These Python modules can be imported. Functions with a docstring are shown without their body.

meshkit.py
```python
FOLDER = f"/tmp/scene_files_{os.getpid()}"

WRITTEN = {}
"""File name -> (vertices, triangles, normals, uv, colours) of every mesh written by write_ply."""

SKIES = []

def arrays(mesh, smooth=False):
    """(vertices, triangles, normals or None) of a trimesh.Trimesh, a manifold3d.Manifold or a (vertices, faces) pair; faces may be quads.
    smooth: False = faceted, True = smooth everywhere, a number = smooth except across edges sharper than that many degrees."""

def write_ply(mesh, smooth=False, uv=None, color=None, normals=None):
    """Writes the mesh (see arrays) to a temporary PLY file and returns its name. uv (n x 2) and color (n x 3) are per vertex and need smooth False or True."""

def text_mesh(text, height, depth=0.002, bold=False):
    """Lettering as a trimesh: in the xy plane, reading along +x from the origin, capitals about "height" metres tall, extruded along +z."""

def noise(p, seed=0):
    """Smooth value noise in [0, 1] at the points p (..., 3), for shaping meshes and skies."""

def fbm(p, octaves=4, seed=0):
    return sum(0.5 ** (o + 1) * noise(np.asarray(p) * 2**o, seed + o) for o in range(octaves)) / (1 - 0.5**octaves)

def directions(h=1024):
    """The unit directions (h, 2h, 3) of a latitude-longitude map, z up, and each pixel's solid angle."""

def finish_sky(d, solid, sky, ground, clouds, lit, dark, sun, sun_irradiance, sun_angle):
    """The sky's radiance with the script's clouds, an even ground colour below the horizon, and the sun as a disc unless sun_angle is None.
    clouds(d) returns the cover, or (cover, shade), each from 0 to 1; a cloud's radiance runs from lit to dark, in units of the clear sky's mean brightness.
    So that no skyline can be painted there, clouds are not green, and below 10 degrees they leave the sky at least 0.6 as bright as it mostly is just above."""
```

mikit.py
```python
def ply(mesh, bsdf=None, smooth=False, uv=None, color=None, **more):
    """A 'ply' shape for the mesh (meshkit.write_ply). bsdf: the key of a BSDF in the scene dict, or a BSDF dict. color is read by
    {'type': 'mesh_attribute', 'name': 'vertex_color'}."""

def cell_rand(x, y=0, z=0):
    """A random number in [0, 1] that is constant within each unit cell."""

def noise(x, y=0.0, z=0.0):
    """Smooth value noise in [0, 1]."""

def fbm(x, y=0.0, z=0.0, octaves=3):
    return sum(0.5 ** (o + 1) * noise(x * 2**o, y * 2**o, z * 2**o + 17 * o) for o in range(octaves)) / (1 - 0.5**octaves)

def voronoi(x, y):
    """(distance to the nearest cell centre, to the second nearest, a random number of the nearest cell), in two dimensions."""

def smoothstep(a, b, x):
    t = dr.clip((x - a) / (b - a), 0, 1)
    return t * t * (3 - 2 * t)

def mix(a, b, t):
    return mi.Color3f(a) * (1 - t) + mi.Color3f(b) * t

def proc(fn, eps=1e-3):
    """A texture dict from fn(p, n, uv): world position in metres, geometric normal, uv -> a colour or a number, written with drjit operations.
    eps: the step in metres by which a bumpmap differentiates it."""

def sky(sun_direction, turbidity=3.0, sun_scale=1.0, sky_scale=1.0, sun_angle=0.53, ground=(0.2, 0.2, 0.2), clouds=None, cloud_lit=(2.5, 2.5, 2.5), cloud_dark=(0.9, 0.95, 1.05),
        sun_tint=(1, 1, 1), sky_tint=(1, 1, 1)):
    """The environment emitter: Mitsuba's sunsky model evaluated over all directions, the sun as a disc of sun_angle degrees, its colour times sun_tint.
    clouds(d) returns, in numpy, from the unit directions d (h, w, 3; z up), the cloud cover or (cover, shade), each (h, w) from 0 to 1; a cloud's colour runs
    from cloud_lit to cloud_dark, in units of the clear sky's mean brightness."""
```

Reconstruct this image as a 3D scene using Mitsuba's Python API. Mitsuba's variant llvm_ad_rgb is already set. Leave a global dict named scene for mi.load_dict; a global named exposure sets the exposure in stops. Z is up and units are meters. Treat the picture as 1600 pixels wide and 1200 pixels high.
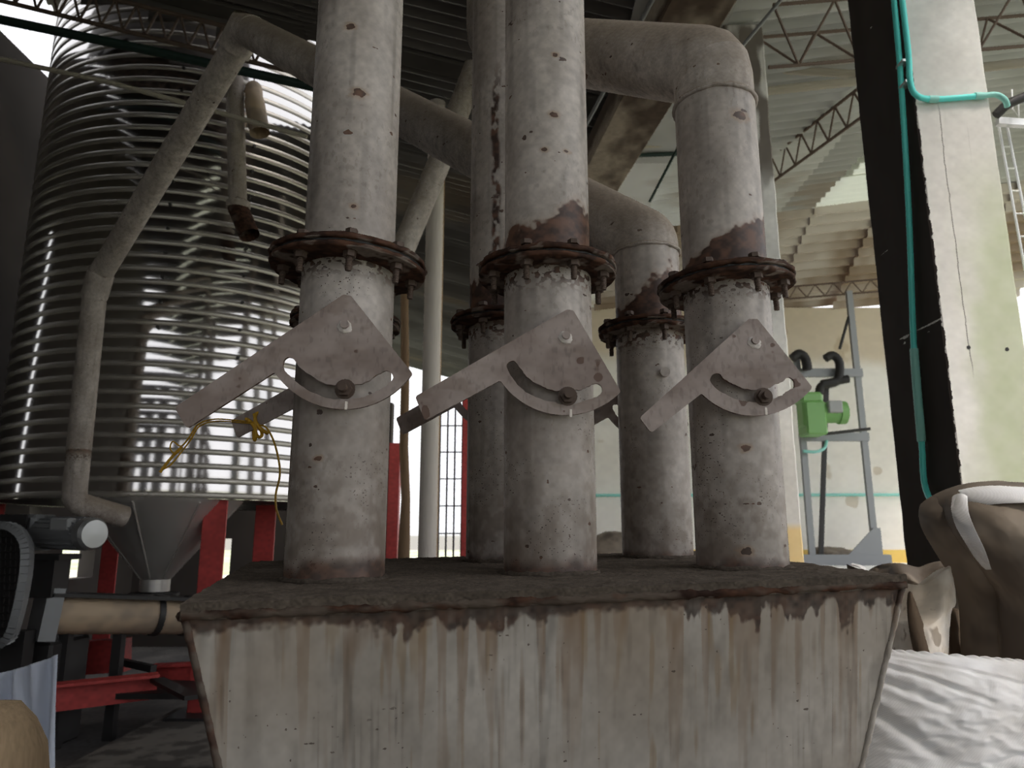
import math, random
import numpy as np, trimesh, manifold3d
import drjit as dr
import mitsuba as mi
import mikit, meshkit
from mikit import noise, fbm, voronoi, smoothstep, mix, cell_rand
from shapely.geometry import Polygon, LineString, box as sbox
from shapely.ops import unary_union

T = mi.ScalarTransform4f
scene, labels = {}, {}
rng = random.Random(7)

# ------------------------------------------------------------------ camera, sky, exposure
FPX, PITCH, EYE = 1150.0, math.radians(11.6), 1.5
CP, SP = math.cos(PITCH), math.sin(PITCH)
scene['camera'] = {'type': 'thinlens', 'fov': math.degrees(2 * math.atan(800 / FPX)), 'fov_axis': 'x',
                   'aperture_radius': 0.0020, 'focus_distance': 1.55,
                   'to_world': T().look_at(origin=[0, 0, EYE], target=[0, CP, EYE + SP], up=[0, 0, 1]),
                   'near_clip': 0.05, 'far_clip': 300.0}


def overcast(d):
    n = meshkit.fbm((d * 3.0).reshape(-1, 3)).reshape(d.shape[:2])
    return np.ones(d.shape[:2]), np.clip(0.35 + 0.5 * n, 0, 1)


scene['sky'] = mikit.sky([0.32, -0.5, 0.80], turbidity=4.0, sun_scale=0.24, sun_angle=13.0, sun_tint=(.93, 1.0, 1.13), sky_scale=1.0, ground=(0.34, 0.33, 0.30),
                         clouds=overcast, cloud_lit=(2.3, 2.3, 2.35), cloud_dark=(1.5, 1.55, 1.65))
exposure = 2.85

# ------------------------------------------------------------------ helpers


def P(px, py, Y):
    """the world point seen at photo pixel (px, py), at distance Y from the camera along the floor"""
    u, v = (px - 800) / FPX, (600 - py) / FPX
    k = Y / (CP - v * SP)
    return np.array([u * k, Y, EYE + (SP + v * CP) * k])


def PX(px, py, x):
    u, v = (px - 800) / FPX, (600 - py) / FPX
    return P(px, py, x * (CP - v * SP) / u)


def PZ(px, py, z):
    v = (600 - py) / FPX
    return P(px, py, (z - EYE) * (CP - v * SP) / (SP + v * CP))


def numbered(key):
    if key not in scene and key not in labels and not any(k.startswith(key + '__') for k in ()):
        return key
    k = 1
    while f'{key}_{k:03d}' in scene or f'{key}_{k:03d}' in labels:
        k += 1
    return f'{key}_{k:03d}'


def thing(name, label, cat, group=None):
    key = numbered(name)
    labels[key] = {'label': label, 'category': cat}
    if group:
        labels[key]['group'] = group
    return key


def obj(name, mesh, bsdf, parent=None, smooth=False, label=None, to_world=None, kind=None):
    """one entry of the scene; mesh may be an already written ply dict"""
    key = numbered((parent + '__' if parent else '') + name)
    d = dict(mesh) if isinstance(mesh, dict) else mikit.ply(mesh, bsdf, smooth)
    if bsdf is not None:
        d['bsdf'] = {'type': 'ref', 'id': bsdf}
    if to_world is not None:
        d['to_world'] = to_world
    scene[key] = d
    if label:
        labels[key] = {'label': label}
    if kind:
        labels.setdefault(key, {})['kind'] = kind
    return key


def single(name, mesh, bsdf, label, cat, smooth=False, group=None):
    key = thing(name, label, cat, group)
    d = mikit.ply(mesh, bsdf, smooth)
    scene[key] = d
    return key


def cat(*ms):
    return trimesh.util.concatenate([m for m in ms if m is not None])


def box(lo, hi, bevel=0.0):
    lo, hi = np.asarray(lo, float), np.asarray(hi, float)
    if bevel:
        b = bevel
        pts = []
        for i in range(8):
            s = np.array([i & 1, (i >> 1) & 1, (i >> 2) & 1])
            c = np.where(s, hi, lo)
            for a in range(3):
                q = c + np.where(s, -b, b)
                q[a] = c[a]
                pts.append(q)
        return trimesh.convex.convex_hull(np.array(pts))
    m = trimesh.creation.box(extents=hi - lo)
    m.apply_translation((lo + hi) / 2)
    return m


def frame(d, up=(0, 0, 1)):
    d = np.asarray(d, float) / np.linalg.norm(d)
    up = np.asarray(up, float)
    if abs(d @ up) > 0.98 * np.linalg.norm(up):
        up = np.array([0, 1.0, 0]) if abs(d[1]) < 0.9 else np.array([1.0, 0, 0])
    x = np.cross(up, d)
    x /= np.linalg.norm(x)
    return x, np.cross(d, x), d


def bar(a, b, w, h, up=(0, 0, 1), bevel=0.0):
    """a box-section bar from a to b, w across and h along up"""
    a, b = np.asarray(a, float), np.asarray(b, float)
    x, y, d = frame(b - a, up)
    m = box([-w / 2, -h / 2, 0], [w / 2, h / 2, np.linalg.norm(b - a)], bevel)
    M = np.eye(4)
    M[:3, 0], M[:3, 1], M[:3, 2], M[:3, 3] = x, y, d, a
    m.apply_transform(M)
    return m


def tube(pts, r, n=16, cap=True, flat=1.0):
    """a tube swept along pts, r a number or one per point"""
    pts = np.asarray(pts, float)
    k = len(pts)
    r = np.broadcast_to(np.asarray(r, float), (k,))
    t = np.gradient(pts, axis=0)
    seg = np.diff(pts, axis=0)
    seg /= np.maximum(np.linalg.norm(seg, axis=1, keepdims=True), 1e-9)
    t = np.vstack([seg[:1], seg[:-1] + seg[1:], seg[-1:]])
    t /= np.maximum(np.linalg.norm(t, axis=1, keepdims=True), 1e-9)
    x, y, _ = frame(t[0])
    ang = np.arange(n) * 2 * np.pi / n
    V = []
    for i in range(k):
        x = x - t[i] * (x @ t[i])
        x /= np.linalg.norm(x)
        y = np.cross(t[i], x)
        sc = 1.0
        if 0 < i < k - 1:
            sc = 1 / max(0.5, float(seg[i - 1] @ t[i]))
            bend = seg[i] - seg[i - 1]
            bn = np.linalg.norm(bend)
            bend = bend / bn if bn > 1e-6 else x
        ring = (np.cos(ang)[:, None] * x + flat * np.sin(ang)[:, None] * y) * r[i]
        if sc != 1.0:
            ring = ring + (ring @ bend)[:, None] * bend * (sc - 1)
        V.append(pts[i] + ring)
    V = np.vstack(V)
    F = []
    j = np.arange(n)
    for i in range(k - 1):
        a, b = i * n + j, i * n + (j + 1) % n
        F += [np.stack([a, b, b + n], 1), np.stack([a, b + n, a + n], 1)]
    if cap:
        V = np.vstack([V, pts[:1], pts[-1:]])
        F += [np.stack([(j + 1) % n, j, j * 0 + k * n], 1), np.stack([(k - 1) * n + j, (k - 1) * n + (j + 1) % n, j * 0 + k * n + 1], 1)]
    return trimesh.Trimesh(V, np.vstack(F), process=False)


def bend(pts, rad, n=8):
    """a polyline with its corners rounded to rad"""
    pts = [np.asarray(p, float) for p in pts]
    rad = [rad] * len(pts) if np.isscalar(rad) else rad
    out = [pts[0]]
    for i in range(1, len(pts) - 1):
        if rad[i] <= 0:
            out.append(pts[i])
            continue
        a, b, c = pts[i - 1], pts[i], pts[i + 1]
        d0, d1 = (a - b) / np.linalg.norm(a - b), (c - b) / np.linalg.norm(c - b)
        half = math.acos(np.clip(d0 @ d1, -1, 1)) / 2
        L = min(rad[i] / max(math.tan(half), 1e-6), 0.49 * np.linalg.norm(a - b), 0.49 * np.linalg.norm(c - b))
        p0, p1 = b + d0 * L, b + d1 * L
        for s in np.linspace(0, 1, n + 1):
            out.append((1 - s) ** 2 * p0 + 2 * s * (1 - s) * b + s * s * p1)
    out.append(pts[-1])
    return np.array(out)


def smooth_path(pts, n=6):
    """Catmull-Rom through pts"""
    p = np.asarray(pts, float)
    p = np.vstack([2 * p[0] - p[1], p, 2 * p[-1] - p[-2]])
    out = []
    for i in range(1, len(p) - 2):
        for s in np.arange(n) / n:
            out.append(0.5 * (2 * p[i] + (p[i + 1] - p[i - 1]) * s + (2 * p[i - 1] - 5 * p[i] + 4 * p[i + 1] - p[i + 2]) * s * s
                              + (3 * p[i] - p[i - 1] - 3 * p[i + 1] + p[i + 2]) * s ** 3))
    out.append(p[-2])
    return np.array(out)


def lathe(prof, n=48, c=(0, 0, 0), closed=False):
    """revolve (r, z) points about the vertical through c"""
    prof = np.asarray(prof, float)
    k = len(prof)
    a = np.arange(n) * 2 * np.pi / n
    V = np.vstack([np.stack([r * np.cos(a), r * np.sin(a), a * 0 + z], 1) for r, z in prof]) + np.asarray(c, float)
    j = np.arange(n)
    F = []
    for i in range(k if closed else k - 1):
        i2 = (i + 1) % k
        a0, b0, a1, b1 = i * n + j, i * n + (j + 1) % n, i2 * n + j, i2 * n + (j + 1) % n
        F += [np.stack([a0, b0, b1], 1), np.stack([a0, b1, a1], 1)]
    return trimesh.Trimesh(V, np.vstack(F), process=False)


def jitter(m, amp, freq, seed=0, along=None):
    """push the vertices about by fbm noise"""
    v = np.array(m.vertices)
    o = np.array([seed * 13.7, seed * 5.1, seed * 9.3])
    d = np.stack([meshkit.fbm(v * freq + o + 31 * i) for i in range(3)], 1)
    d = d - d.mean(0)
    m = trimesh.Trimesh(v + amp * 2 * d * (np.ones(3) if along is None else np.asarray(along)), m.faces, process=False)
    return m


def rotated(m, ang, axis, at):
    m = m.copy()
    m.apply_transform(trimesh.transformations.rotation_matrix(ang, axis, at))
    return m


# ------------------------------------------------------------------ materials


def principled(key, col, rough=0.6, metallic=0.0, bump=None, bump_scale=1.0, spec=0.4, **kw):
    c = mikit.proc(col) if callable(col) else {'type': 'rgb', 'value': list(col)}
    r = mikit.proc(rough) if callable(rough) else float(rough)
    b = {'type': 'principled', 'base_color': c, 'roughness': r, 'metallic': metallic, 'specular': spec, **kw}
    if bump is not None:
        b = {'type': 'bumpmap', 'arbitrary': mikit.proc(bump, eps=6e-4), 'scale': bump_scale, 'bsdf': b}
    scene[key] = {'type': 'twosided', 'bsdf': b}


# feed pipes: (x, y, radius, flange z, base z, rust height above flange)
PIPES = []
for (px, Y, fz, rust) in ((525, 1.54, 2.078, .012), (859.5, 1.62, 2.092, .115), (1158, 1.69, 2.085, .10),
                          (1027, 2.15, 2.10, .16), (785, 2.07, 2.10, .21), (524, 1.99, 2.08, .05)):
    q = P(px, 850, Y)
    PIPES.append((q[0], Y, 0.1, fz, 1.40, rust))

MARKS = [(*P(px, py, Y - .1), r) for px, py, Y, r in ((547, 40, 1.54, .007), (560, 143, 1.54, .009), (608, 138, 1.54, .005), (552, 320, 1.54, .005), (866, 178, 1.62, .007), (851, 233, 1.62, .005), (888, 233, 1.62, .005), (868, 84, 1.62, .005), (885, 640, 1.62, .004), (497, 716, 1.54, .005), (1165, 700, 1.69, .007), (1166, 862, 1.69, .008), (1158, 178, 1.69, .012))]
RUST_D, RUST_L = (.042, .022, .016), (.125, .060, .037)


def rust_col(x, y, z):
    return mix(RUST_D, RUST_L, smoothstep(.3, .75, fbm(x * 45, y * 45, z * 45, 3)))


def pipe_col(p, n, uv):
    x, y, z = p.x, p.y, p.z
    big, fine = fbm(x * 7, y * 7, z * 5, 3), fbm(x * 70, y * 70, z * 60, 3)
    streak = noise(x * 60, y * 60, z * 4)
    c = mix((.455, .41, .375), (.35, .308, .278), smoothstep(.3, .7, big)) * (.76 + .48 * fine)
    c = c * (1 - .14 * smoothstep(.45, .70, fbm(x * 30, y * 30, z * 9 + 8, 3)))
    scuff = smoothstep(.60, .72, fbm(x * 120, y * 120, z * 60 + 5, 3)) * smoothstep(.42, .62, fbm(x * 9 + 2, y * 9, z * 7, 2))
    c = mix(c, (.17, .14, .118), .30 * scuff)
    c = c * (1 - .20 * smoothstep(.55, .85, streak))
    above = smoothstep(2.06, 2.12, z)
    # brown dirt, and shade painted on the lower pipes, thickening towards the hopper top
    grime_shade = smoothstep(1.95, 1.42, z + .22 * (fbm(x * 14, y * 14, z * 14, 3) - .5))
    c = mix(c, (.155, .115, .088), .68 * grime_shade * (.45 + .55 * smoothstep(.35, .62, fbm(x * 38, y * 38, z * 30, 3))))
    spots = smoothstep(.70, .78, fbm(x * 260, y * 260, z * 260, 2)) * smoothstep(.50, .64, fbm(x * 11, y * 11, z * 8 + 5, 2) + .14 * smoothstep(.07, .02, dr.abs(z - 2.04)))
    spots = spots * (.12 + .88 * smoothstep(2.20, 2.06, z))
    c = mix(c, (.05, .032, .025), .85 * spots)
    chip = smoothstep(.785, .80, fbm(x * 34, y * 34, z * 46 + 3, 3))
    for (mx, my, mz, mr) in MARKS:   # chips that show bare rust, as on the front pipes
        d2 = dr.square((x - mx) / 1.5) + dr.square((y - my) / 3) + dr.square(z - mz)
        d1 = dr.sqrt(d2) / mr + 1.1 * (fbm(x * 110, y * 110, z * 110, 2) - .5)
        chip = dr.maximum(chip, smoothstep(1.05, .85, d1))
        c = mix(c, (.30, .17, .085), .45 * smoothstep(2.2, .8, d1))
    h = mi.Float(.03)
    for (cx, cy, r, fz, bz, rh) in PIPES:
        near = (dr.square(x - cx) + dr.square(y - cy)) < .0149
        h = dr.select(near & (z < 2.5), rh * (1 + 4.5 * (x - cx)), h)
    up = (z - 2.09) / h
    edge = fbm(x * 16, y * 16, z * 6, 3) * 1.5 + .35 * (fbm(x * 60, y * 60, z * 60, 2) - .5)
    rim = smoothstep(-.05, .08, edge * 1.0 + .22 - up) * above
    halo = smoothstep(-.35, .15, edge + .1 - up) * above
    below = smoothstep(.06, .0, 2.07 - z) * (1 - above)
    foot = smoothstep(.035, .006, z - 1.41 - .035 * fbm(x * 24, y * 24, 0, 2)) 
    c = mix(c, (.27, .155, .085), .6 * halo)
    r = dr.maximum(dr.maximum(chip * .9, rim), foot * .85)
    r = dr.maximum(r, below * smoothstep(.5, .6, fbm(x * 90, y * 90, z * 90, 2)))
    # rust run down the side of the straight back pipe
    px5 = PIPES[4][0]
    run = smoothstep(.016, .006, dr.abs(x - px5 + .022 - .012 * (noise(z * 9) - .5) - .008 * noise(z * 40))) * smoothstep(2.95, 2.75, z) * above
    r = dr.maximum(r, dr.select((dr.abs(y - 2.0) < .09) & (dr.abs(x - px5) < .11), run * smoothstep(.35, .5, fbm(x * 50, y * 50, z * 25, 3)), 0))
    return mix(c, rust_col(x, y, z), r)


def dust_col(p, n, uv):   # the elbows and ducts: painted pipe with dust lying on top
    x, y, z = p.x, p.y, p.z
    c = pipe_col(p, n, uv)
    d = smoothstep(-.35, .6, n.z + .5 * (fbm(x * 25, y * 25, z * 25, 3) - .5))
    c = mix(c, (.225, .18, .138), .85 * d)
    return c * (.82 + .36 * fbm(x * 160, y * 160, z * 160, 2))


def rough_bump(p, n, uv):
    return .0012 * fbm(p.x * 90, p.y * 90, p.z * 90, 3) + .0007 * noise(p.x * 300, p.y * 300, p.z * 300)


def pipe_bump(p, n, uv):
    return .0007 * fbm(p.x * 50, p.y * 50, p.z * 50, 3)


def hopper_col(p, n, uv):
    x, y, z = p.x, p.y, p.z
    zt = 1.385 + (x + .492) * .0229
    d = zt - z
    big, fine = fbm(x * 5, y * 5, z * 4, 3), fbm(x * 60, y * 60, z * 40, 3)
    c = mix((.375, .345, .31), (.285, .255, .222), smoothstep(.3, .7, big)) * (.82 + .36 * fine)
    s1 = noise(x * 75, y * 75, z * 3)
    c = c * (1 - .25 * smoothstep(.5, .9, s1))
    reach = .03 + .42 * smoothstep(.50, .88, noise(x * 62, y * 20, 3)) * (.3 + .7 * noise(x * 150, y * 50, 9))
    st = smoothstep(1.2, .0, d / reach) * (.35 + .65 * noise(x * 110, y * 110, z * 8))
    c = mix(c, (.17, .098, .05), .88 * st)
    veil = smoothstep(.30, .0, d) * smoothstep(.35, .7, fbm(x * 9, y * 9, z * 3, 2))
    c = mix(c, (.23, .17, .115), .5 * veil)
    c = mix(c, (.22, .15, .08), .5 * smoothstep(.66, .8, fbm(x * 75, y * 30, z * 3.0, 2)))
    c = c * (1 - .20 * smoothstep(.55, .85, noise(x * 190, y * 60, z * 5)) * smoothstep(.3, .6, noise(x * 14, 3, z * 4)))
    lowf = smoothstep(.35, .75, fbm(x * 5 + 4, y * 5, 1, 2)) + .8 * smoothstep(.55, .70, x)
    rim = smoothstep(.008, -.006, d - .011 - .048 * lowf * smoothstep(.35, .8, fbm(x * 48, y * 20, z * 7, 3)) - .014 * noise(x * 45, y * 45, z * 20) - .012 * noise(x * 140, y * 140, z * 120))
    c = mix(c, rust_col(x, y, z) * .55, rim * (.75 + .25 * noise(x * 90, y * 90, z * 90)))
    sp = smoothstep(.80, .84, fbm(x * 150, y * 150, z * 130, 2)) * smoothstep(.48, .6, fbm(x * 6 + 3, y * 6, z * 6, 2))
    return mix(c, (.05, .032, .022), .8 * sp)


def dirt_top_col(p, n, uv):
    x, y = p.x, p.y
    return mix((.045, .036, .029), (.115, .094, .075), fbm(x * 30, y * 30, p.z * 30, 4)) * (.7 + .6 * noise(x * 220, y * 220, p.z * 220))


def lever_col(p, n, uv):
    x, y, z = p.x, p.y, p.z
    f, g = fbm(x * 12, y * 12, z * 12, 3), fbm(x * 80, y * 80, z * 80, 3)
    c = mix((.36, .298, .272), (.255, .20, .178), smoothstep(.35, .68, f)) * (.88 + .24 * g)
    c = mix(c, (.20, .145, .115), .45 * smoothstep(.50, .68, fbm(x * 17 + 9, y * 17, z * 26, 4)))
    c = c * (1 - .18 * smoothstep(.55, .75, fbm(x * 150, y * 150, z * 50, 2)))
    c = mix(c, (.10, .05, .033), .8 * smoothstep(.72, .76, fbm(x * 28, y * 28 + 4, z * 28, 3)))
    return mix(c, rust_col(x, y, z), .85 * dr.select(dr.abs(n.y) < .5, smoothstep(.35, .55, g), 0))


def flange_col(p, n, uv):
    x, y, z = p.x, p.y, p.z
    paint = smoothstep(.52, .62, fbm(x * 20, y * 20, z * 20, 3)) * smoothstep(.2, -.6, n.z)
    return mix(rust_col(x, y, z) * .72, (.22, .185, .16), .8 * paint) * (.75 + .5 * fbm(x * 150, y * 150, z * 150, 2))


def concrete_col(p, n, uv):
    x, y, z = p.x, p.y, p.z
    b, f = fbm(x * 2.3, y * 2.3, z * 1.6, 4), fbm(x * 30, y * 30, z * 30, 3)
    c = mix((.78, .77, .745), (.64, .625, .60), smoothstep(.3, .7, b)) * (.88 + .24 * f)
    return c


def column_col(p, n, uv):
    x, y, z = p.x, p.y, p.z
    c = concrete_col(p, n, uv)
    low = smoothstep(3.0, 1.6, z + .7 * (fbm(x * 4, y * 4, z * 2, 3) - .5))
    right = smoothstep(1.86, 2.07, x + .25 * (fbm(x * 6, y * 6, z * 3, 3) - .5) + .13 * low)
    on = smoothstep(3.25, 2.7, z)
    c = mix(c, mix((.40, .47, .25), (.52, .55, .40), fbm(x * 15, y * 15, z * 12, 3)), .75 * right * on * smoothstep(3.9, 3.7, y))
    # bitumen-black left face with a ragged edge, as on the near column
    for (sx, sd) in ((1.872, 1.0), (1.985, 5.0)):
        line = smoothstep(.0032, .0012, dr.abs(x - sx + .010 * (noise(z * 3 + sd) - .5) + .004 * noise(z * 40 + sd)))
        c = mix(c, (.10, .09, .08), .75 * line * smoothstep(.42, .60, noise(z * 2.2 + sd * 3)) * smoothstep(3.9, 3.7, y))
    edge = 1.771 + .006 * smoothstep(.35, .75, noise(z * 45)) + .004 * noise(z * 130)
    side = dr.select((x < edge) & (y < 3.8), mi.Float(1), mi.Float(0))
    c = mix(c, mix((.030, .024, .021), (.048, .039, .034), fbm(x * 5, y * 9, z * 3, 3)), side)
    # the far column: yellow band near its foot, dark soot at its top
    far = dr.select(y > 3.8, mi.Float(1), mi.Float(0))
    c = mix(c, (.80, .55, .16), .7 * far * smoothstep(1.58, 1.52, z))
    soot = smoothstep(.54, .64, fbm(x * 7, y * 7, z * 2.2, 3) + .14 * smoothstep(1.58, 1.68, x)) * smoothstep(3.5, 3.9, z)
    return mix(c, (.105, .083, .066), .9 * far * soot)


def beam_col(p, n, uv):
    x, y, z = p.x, p.y, p.z
    return mix((.34, .285, .23), (.09, .062, .046), smoothstep(.35, .65, fbm(x * 3, y * 2, z * 5, 4))) * (.8 + .4 * fbm(x * 30, y * 30, z * 30, 2))


def wall_col(p, n, uv):
    x, y, z = p.x, p.y, p.z
    c = mix((.86, .845, .79), (.78, .755, .68), smoothstep(.3, .75, fbm(x * .8, y, z * .8, 4)))
    top = smoothstep(3.55, 3.9, z + .5 * (fbm(x * 1.5, 3, z * 1.5, 3) - .5))
    c = mix(c, (.56, .44, .28), .65 * top)
    c = mix(c, (.42, .33, .21), .5 * smoothstep(.74, .80, fbm(x * 3.2, 8, z * 2.6, 3)))
    c = mix(c, (.80, .55, .10), smoothstep(1.33, 1.31, z) * .9)
    return c * (.94 + .12 * fbm(x * 12, y, z * 12, 2))


def dark_wall_col(p, n, uv):
    return mix((.055, .047, .043), (.10, .088, .078), fbm(p.x * 1.4, p.y * 1.4, p.z * 1.4, 4))


def floor_col(p, n, uv):
    x, y = p.x, p.y
    return mix((.085, .082, .082), (.17, .16, .15), smoothstep(.3, .7, fbm(x * 1.6, y * 1.6, 0, 4))) * (.8 + .4 * fbm(x * 40, y * 40, 0, 2))


def yard_col(p, n, uv):
    return mix((.42, .40, .33), (.30, .36, .20), smoothstep(.4, .6, fbm(p.x * .5, p.y * .5, 0, 4)))


def sheet_col(p, n, uv):
    x, y, z = p.x, p.y, p.z
    c = mix((.58, .59, .60), (.42, .42, .41), smoothstep(.3, .7, fbm(x * .9, y * .9, 2, 4)))
    c = c * (.72 + .5 * cell_rand(dr.floor(y / .9 + 20), dr.floor(x / 3.1 + 20), 4))
    return mix(c, (.24, .17, .11), .55 * smoothstep(.56, .74, fbm(x * .7 + 9, y * 1.8, 5, 4)))


def brown_sheet_col(p, n, uv):
    x, y = p.x, p.y
    return mix((.50, .455, .41), (.25, .185, .13), smoothstep(.35, .65, fbm(x * 1.1, y * 1.6, 5, 4)))


def sack_col(p, n, uv):
    x, y, z = p.x, p.y, p.z
    weave = .93 + .07 * dr.sin(x * 1400) * dr.sin(z * 1400)
    c = mix((.80, .81, .83), (.66, .65, .64), smoothstep(.4, .75, fbm(x * 7, y * 7, z * 7, 3)))
    return mix(c, (.32, .26, .19), .55 * smoothstep(.60, .74, fbm(x * 4 + 7, y * 4, z * 4, 4))) * weave


def dirty_sack_col(p, n, uv):
    x, y, z = p.x, p.y, p.z
    c = mix((.80, .765, .71), (.58, .51, .42), smoothstep(.42, .72, fbm(x * 6, y * 6, z * 6, 4)))
    return mix(c, (.20, .15, .10), .7 * smoothstep(.60, .70, fbm(x * 30, y * 30, z * 18, 3))) * (.9 + .2 * fbm(x * 60, y * 60, z * 60, 2))


def paper_col(p, n, uv):
    x, y, z = p.x, p.y, p.z
    return mix((.235, .195, .155), (.10, .08, .064), smoothstep(.3, .62, fbm(x * 6, y * 6, z * 5, 4)))  # brown darkened to stand for the shaded inside of the paper sack


def red_col(p, n, uv):
    x, y, z = p.x, p.y, p.z
    return mix((.58, .075, .072), (.40, .058, .052), fbm(x * 5, y * 5, z * 5, 3)) * (.85 + .3 * noise(x * 40, y * 40, z * 40))


def rib_col(p, n, uv):
    x, y, z = p.x, p.y, p.z
    return mix((.56, .53, .48), (.44, .41, .365), fbm(x * 3, y * 3, z * 12, 3))


def trough_col(p, n, uv):
    x, y, z = p.x, p.y, p.z
    return mix((.50, .38, .26), (.30, .235, .175), smoothstep(.35, .7, fbm(x * 5, y * 5, z * 5, 3)))


principled('painted_pipe', pipe_col, .48, bump=pipe_bump, spec=.4)
principled('dusty_pipe', dust_col, .75, bump=rough_bump)
principled('hopper_paint', hopper_col, .6, bump=pipe_bump)
principled('hopper_dirt', dirt_top_col, .95, bump=rough_bump, bump_scale=2.0, spec=.1)
principled('lever_paint', lever_col, .55, bump=pipe_bump)
principled('rust', flange_col, .85, bump=rough_bump, bump_scale=1.6, spec=.2)
def rim_col(p, n, uv):
    x, y, z = p.x, p.y, p.z
    return mix(rust_col(x, y, z) * .62, (.085, .066, .052), smoothstep(.35, .6, fbm(x * 22, y * 22, z * 40, 3)))


principled('rim_rust', rim_col, .9, bump=rough_bump, bump_scale=1.6, spec=.15)
principled('weld_rust', rim_col, .8)
principled('bolt_steel', (.095, .066, .052), .6, .2)
principled('weld_paint', (.62, .57, .53), .4)
principled('white_mark', (.78, .72, .66), .6)
principled('concrete', concrete_col, .85)
principled('column_concrete', column_col, .85)
principled('beam_concrete', beam_col, .9)
principled('cream_wall', wall_col, .9)
principled('dark_wall', dark_wall_col, .9)
principled('floor_concrete', floor_col, .8)
def dark_concrete_col(p, n, uv):
    return mix((.17, .155, .14), (.075, .068, .062), smoothstep(.35, .65, fbm(p.x * 9, p.y * 9, p.z * 9, 4)))


principled('dark_concrete', dark_concrete_col, .9)
principled('yard', yard_col, .95)
principled('roof_metal', sheet_col, .55, .0)
def shaded_roof_col(p, n, uv):
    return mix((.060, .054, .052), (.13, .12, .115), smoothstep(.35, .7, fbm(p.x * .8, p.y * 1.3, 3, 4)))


def dark_roof_col(p, n, uv):
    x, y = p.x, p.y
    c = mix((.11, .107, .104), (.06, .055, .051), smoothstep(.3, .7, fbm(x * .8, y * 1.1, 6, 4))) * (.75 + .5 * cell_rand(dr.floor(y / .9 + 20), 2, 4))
    return mix(c, (.19, .15, .105), .5 * smoothstep(.55, .7, fbm(x * .5 + 9, y * 1.4, 5, 3)))


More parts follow.
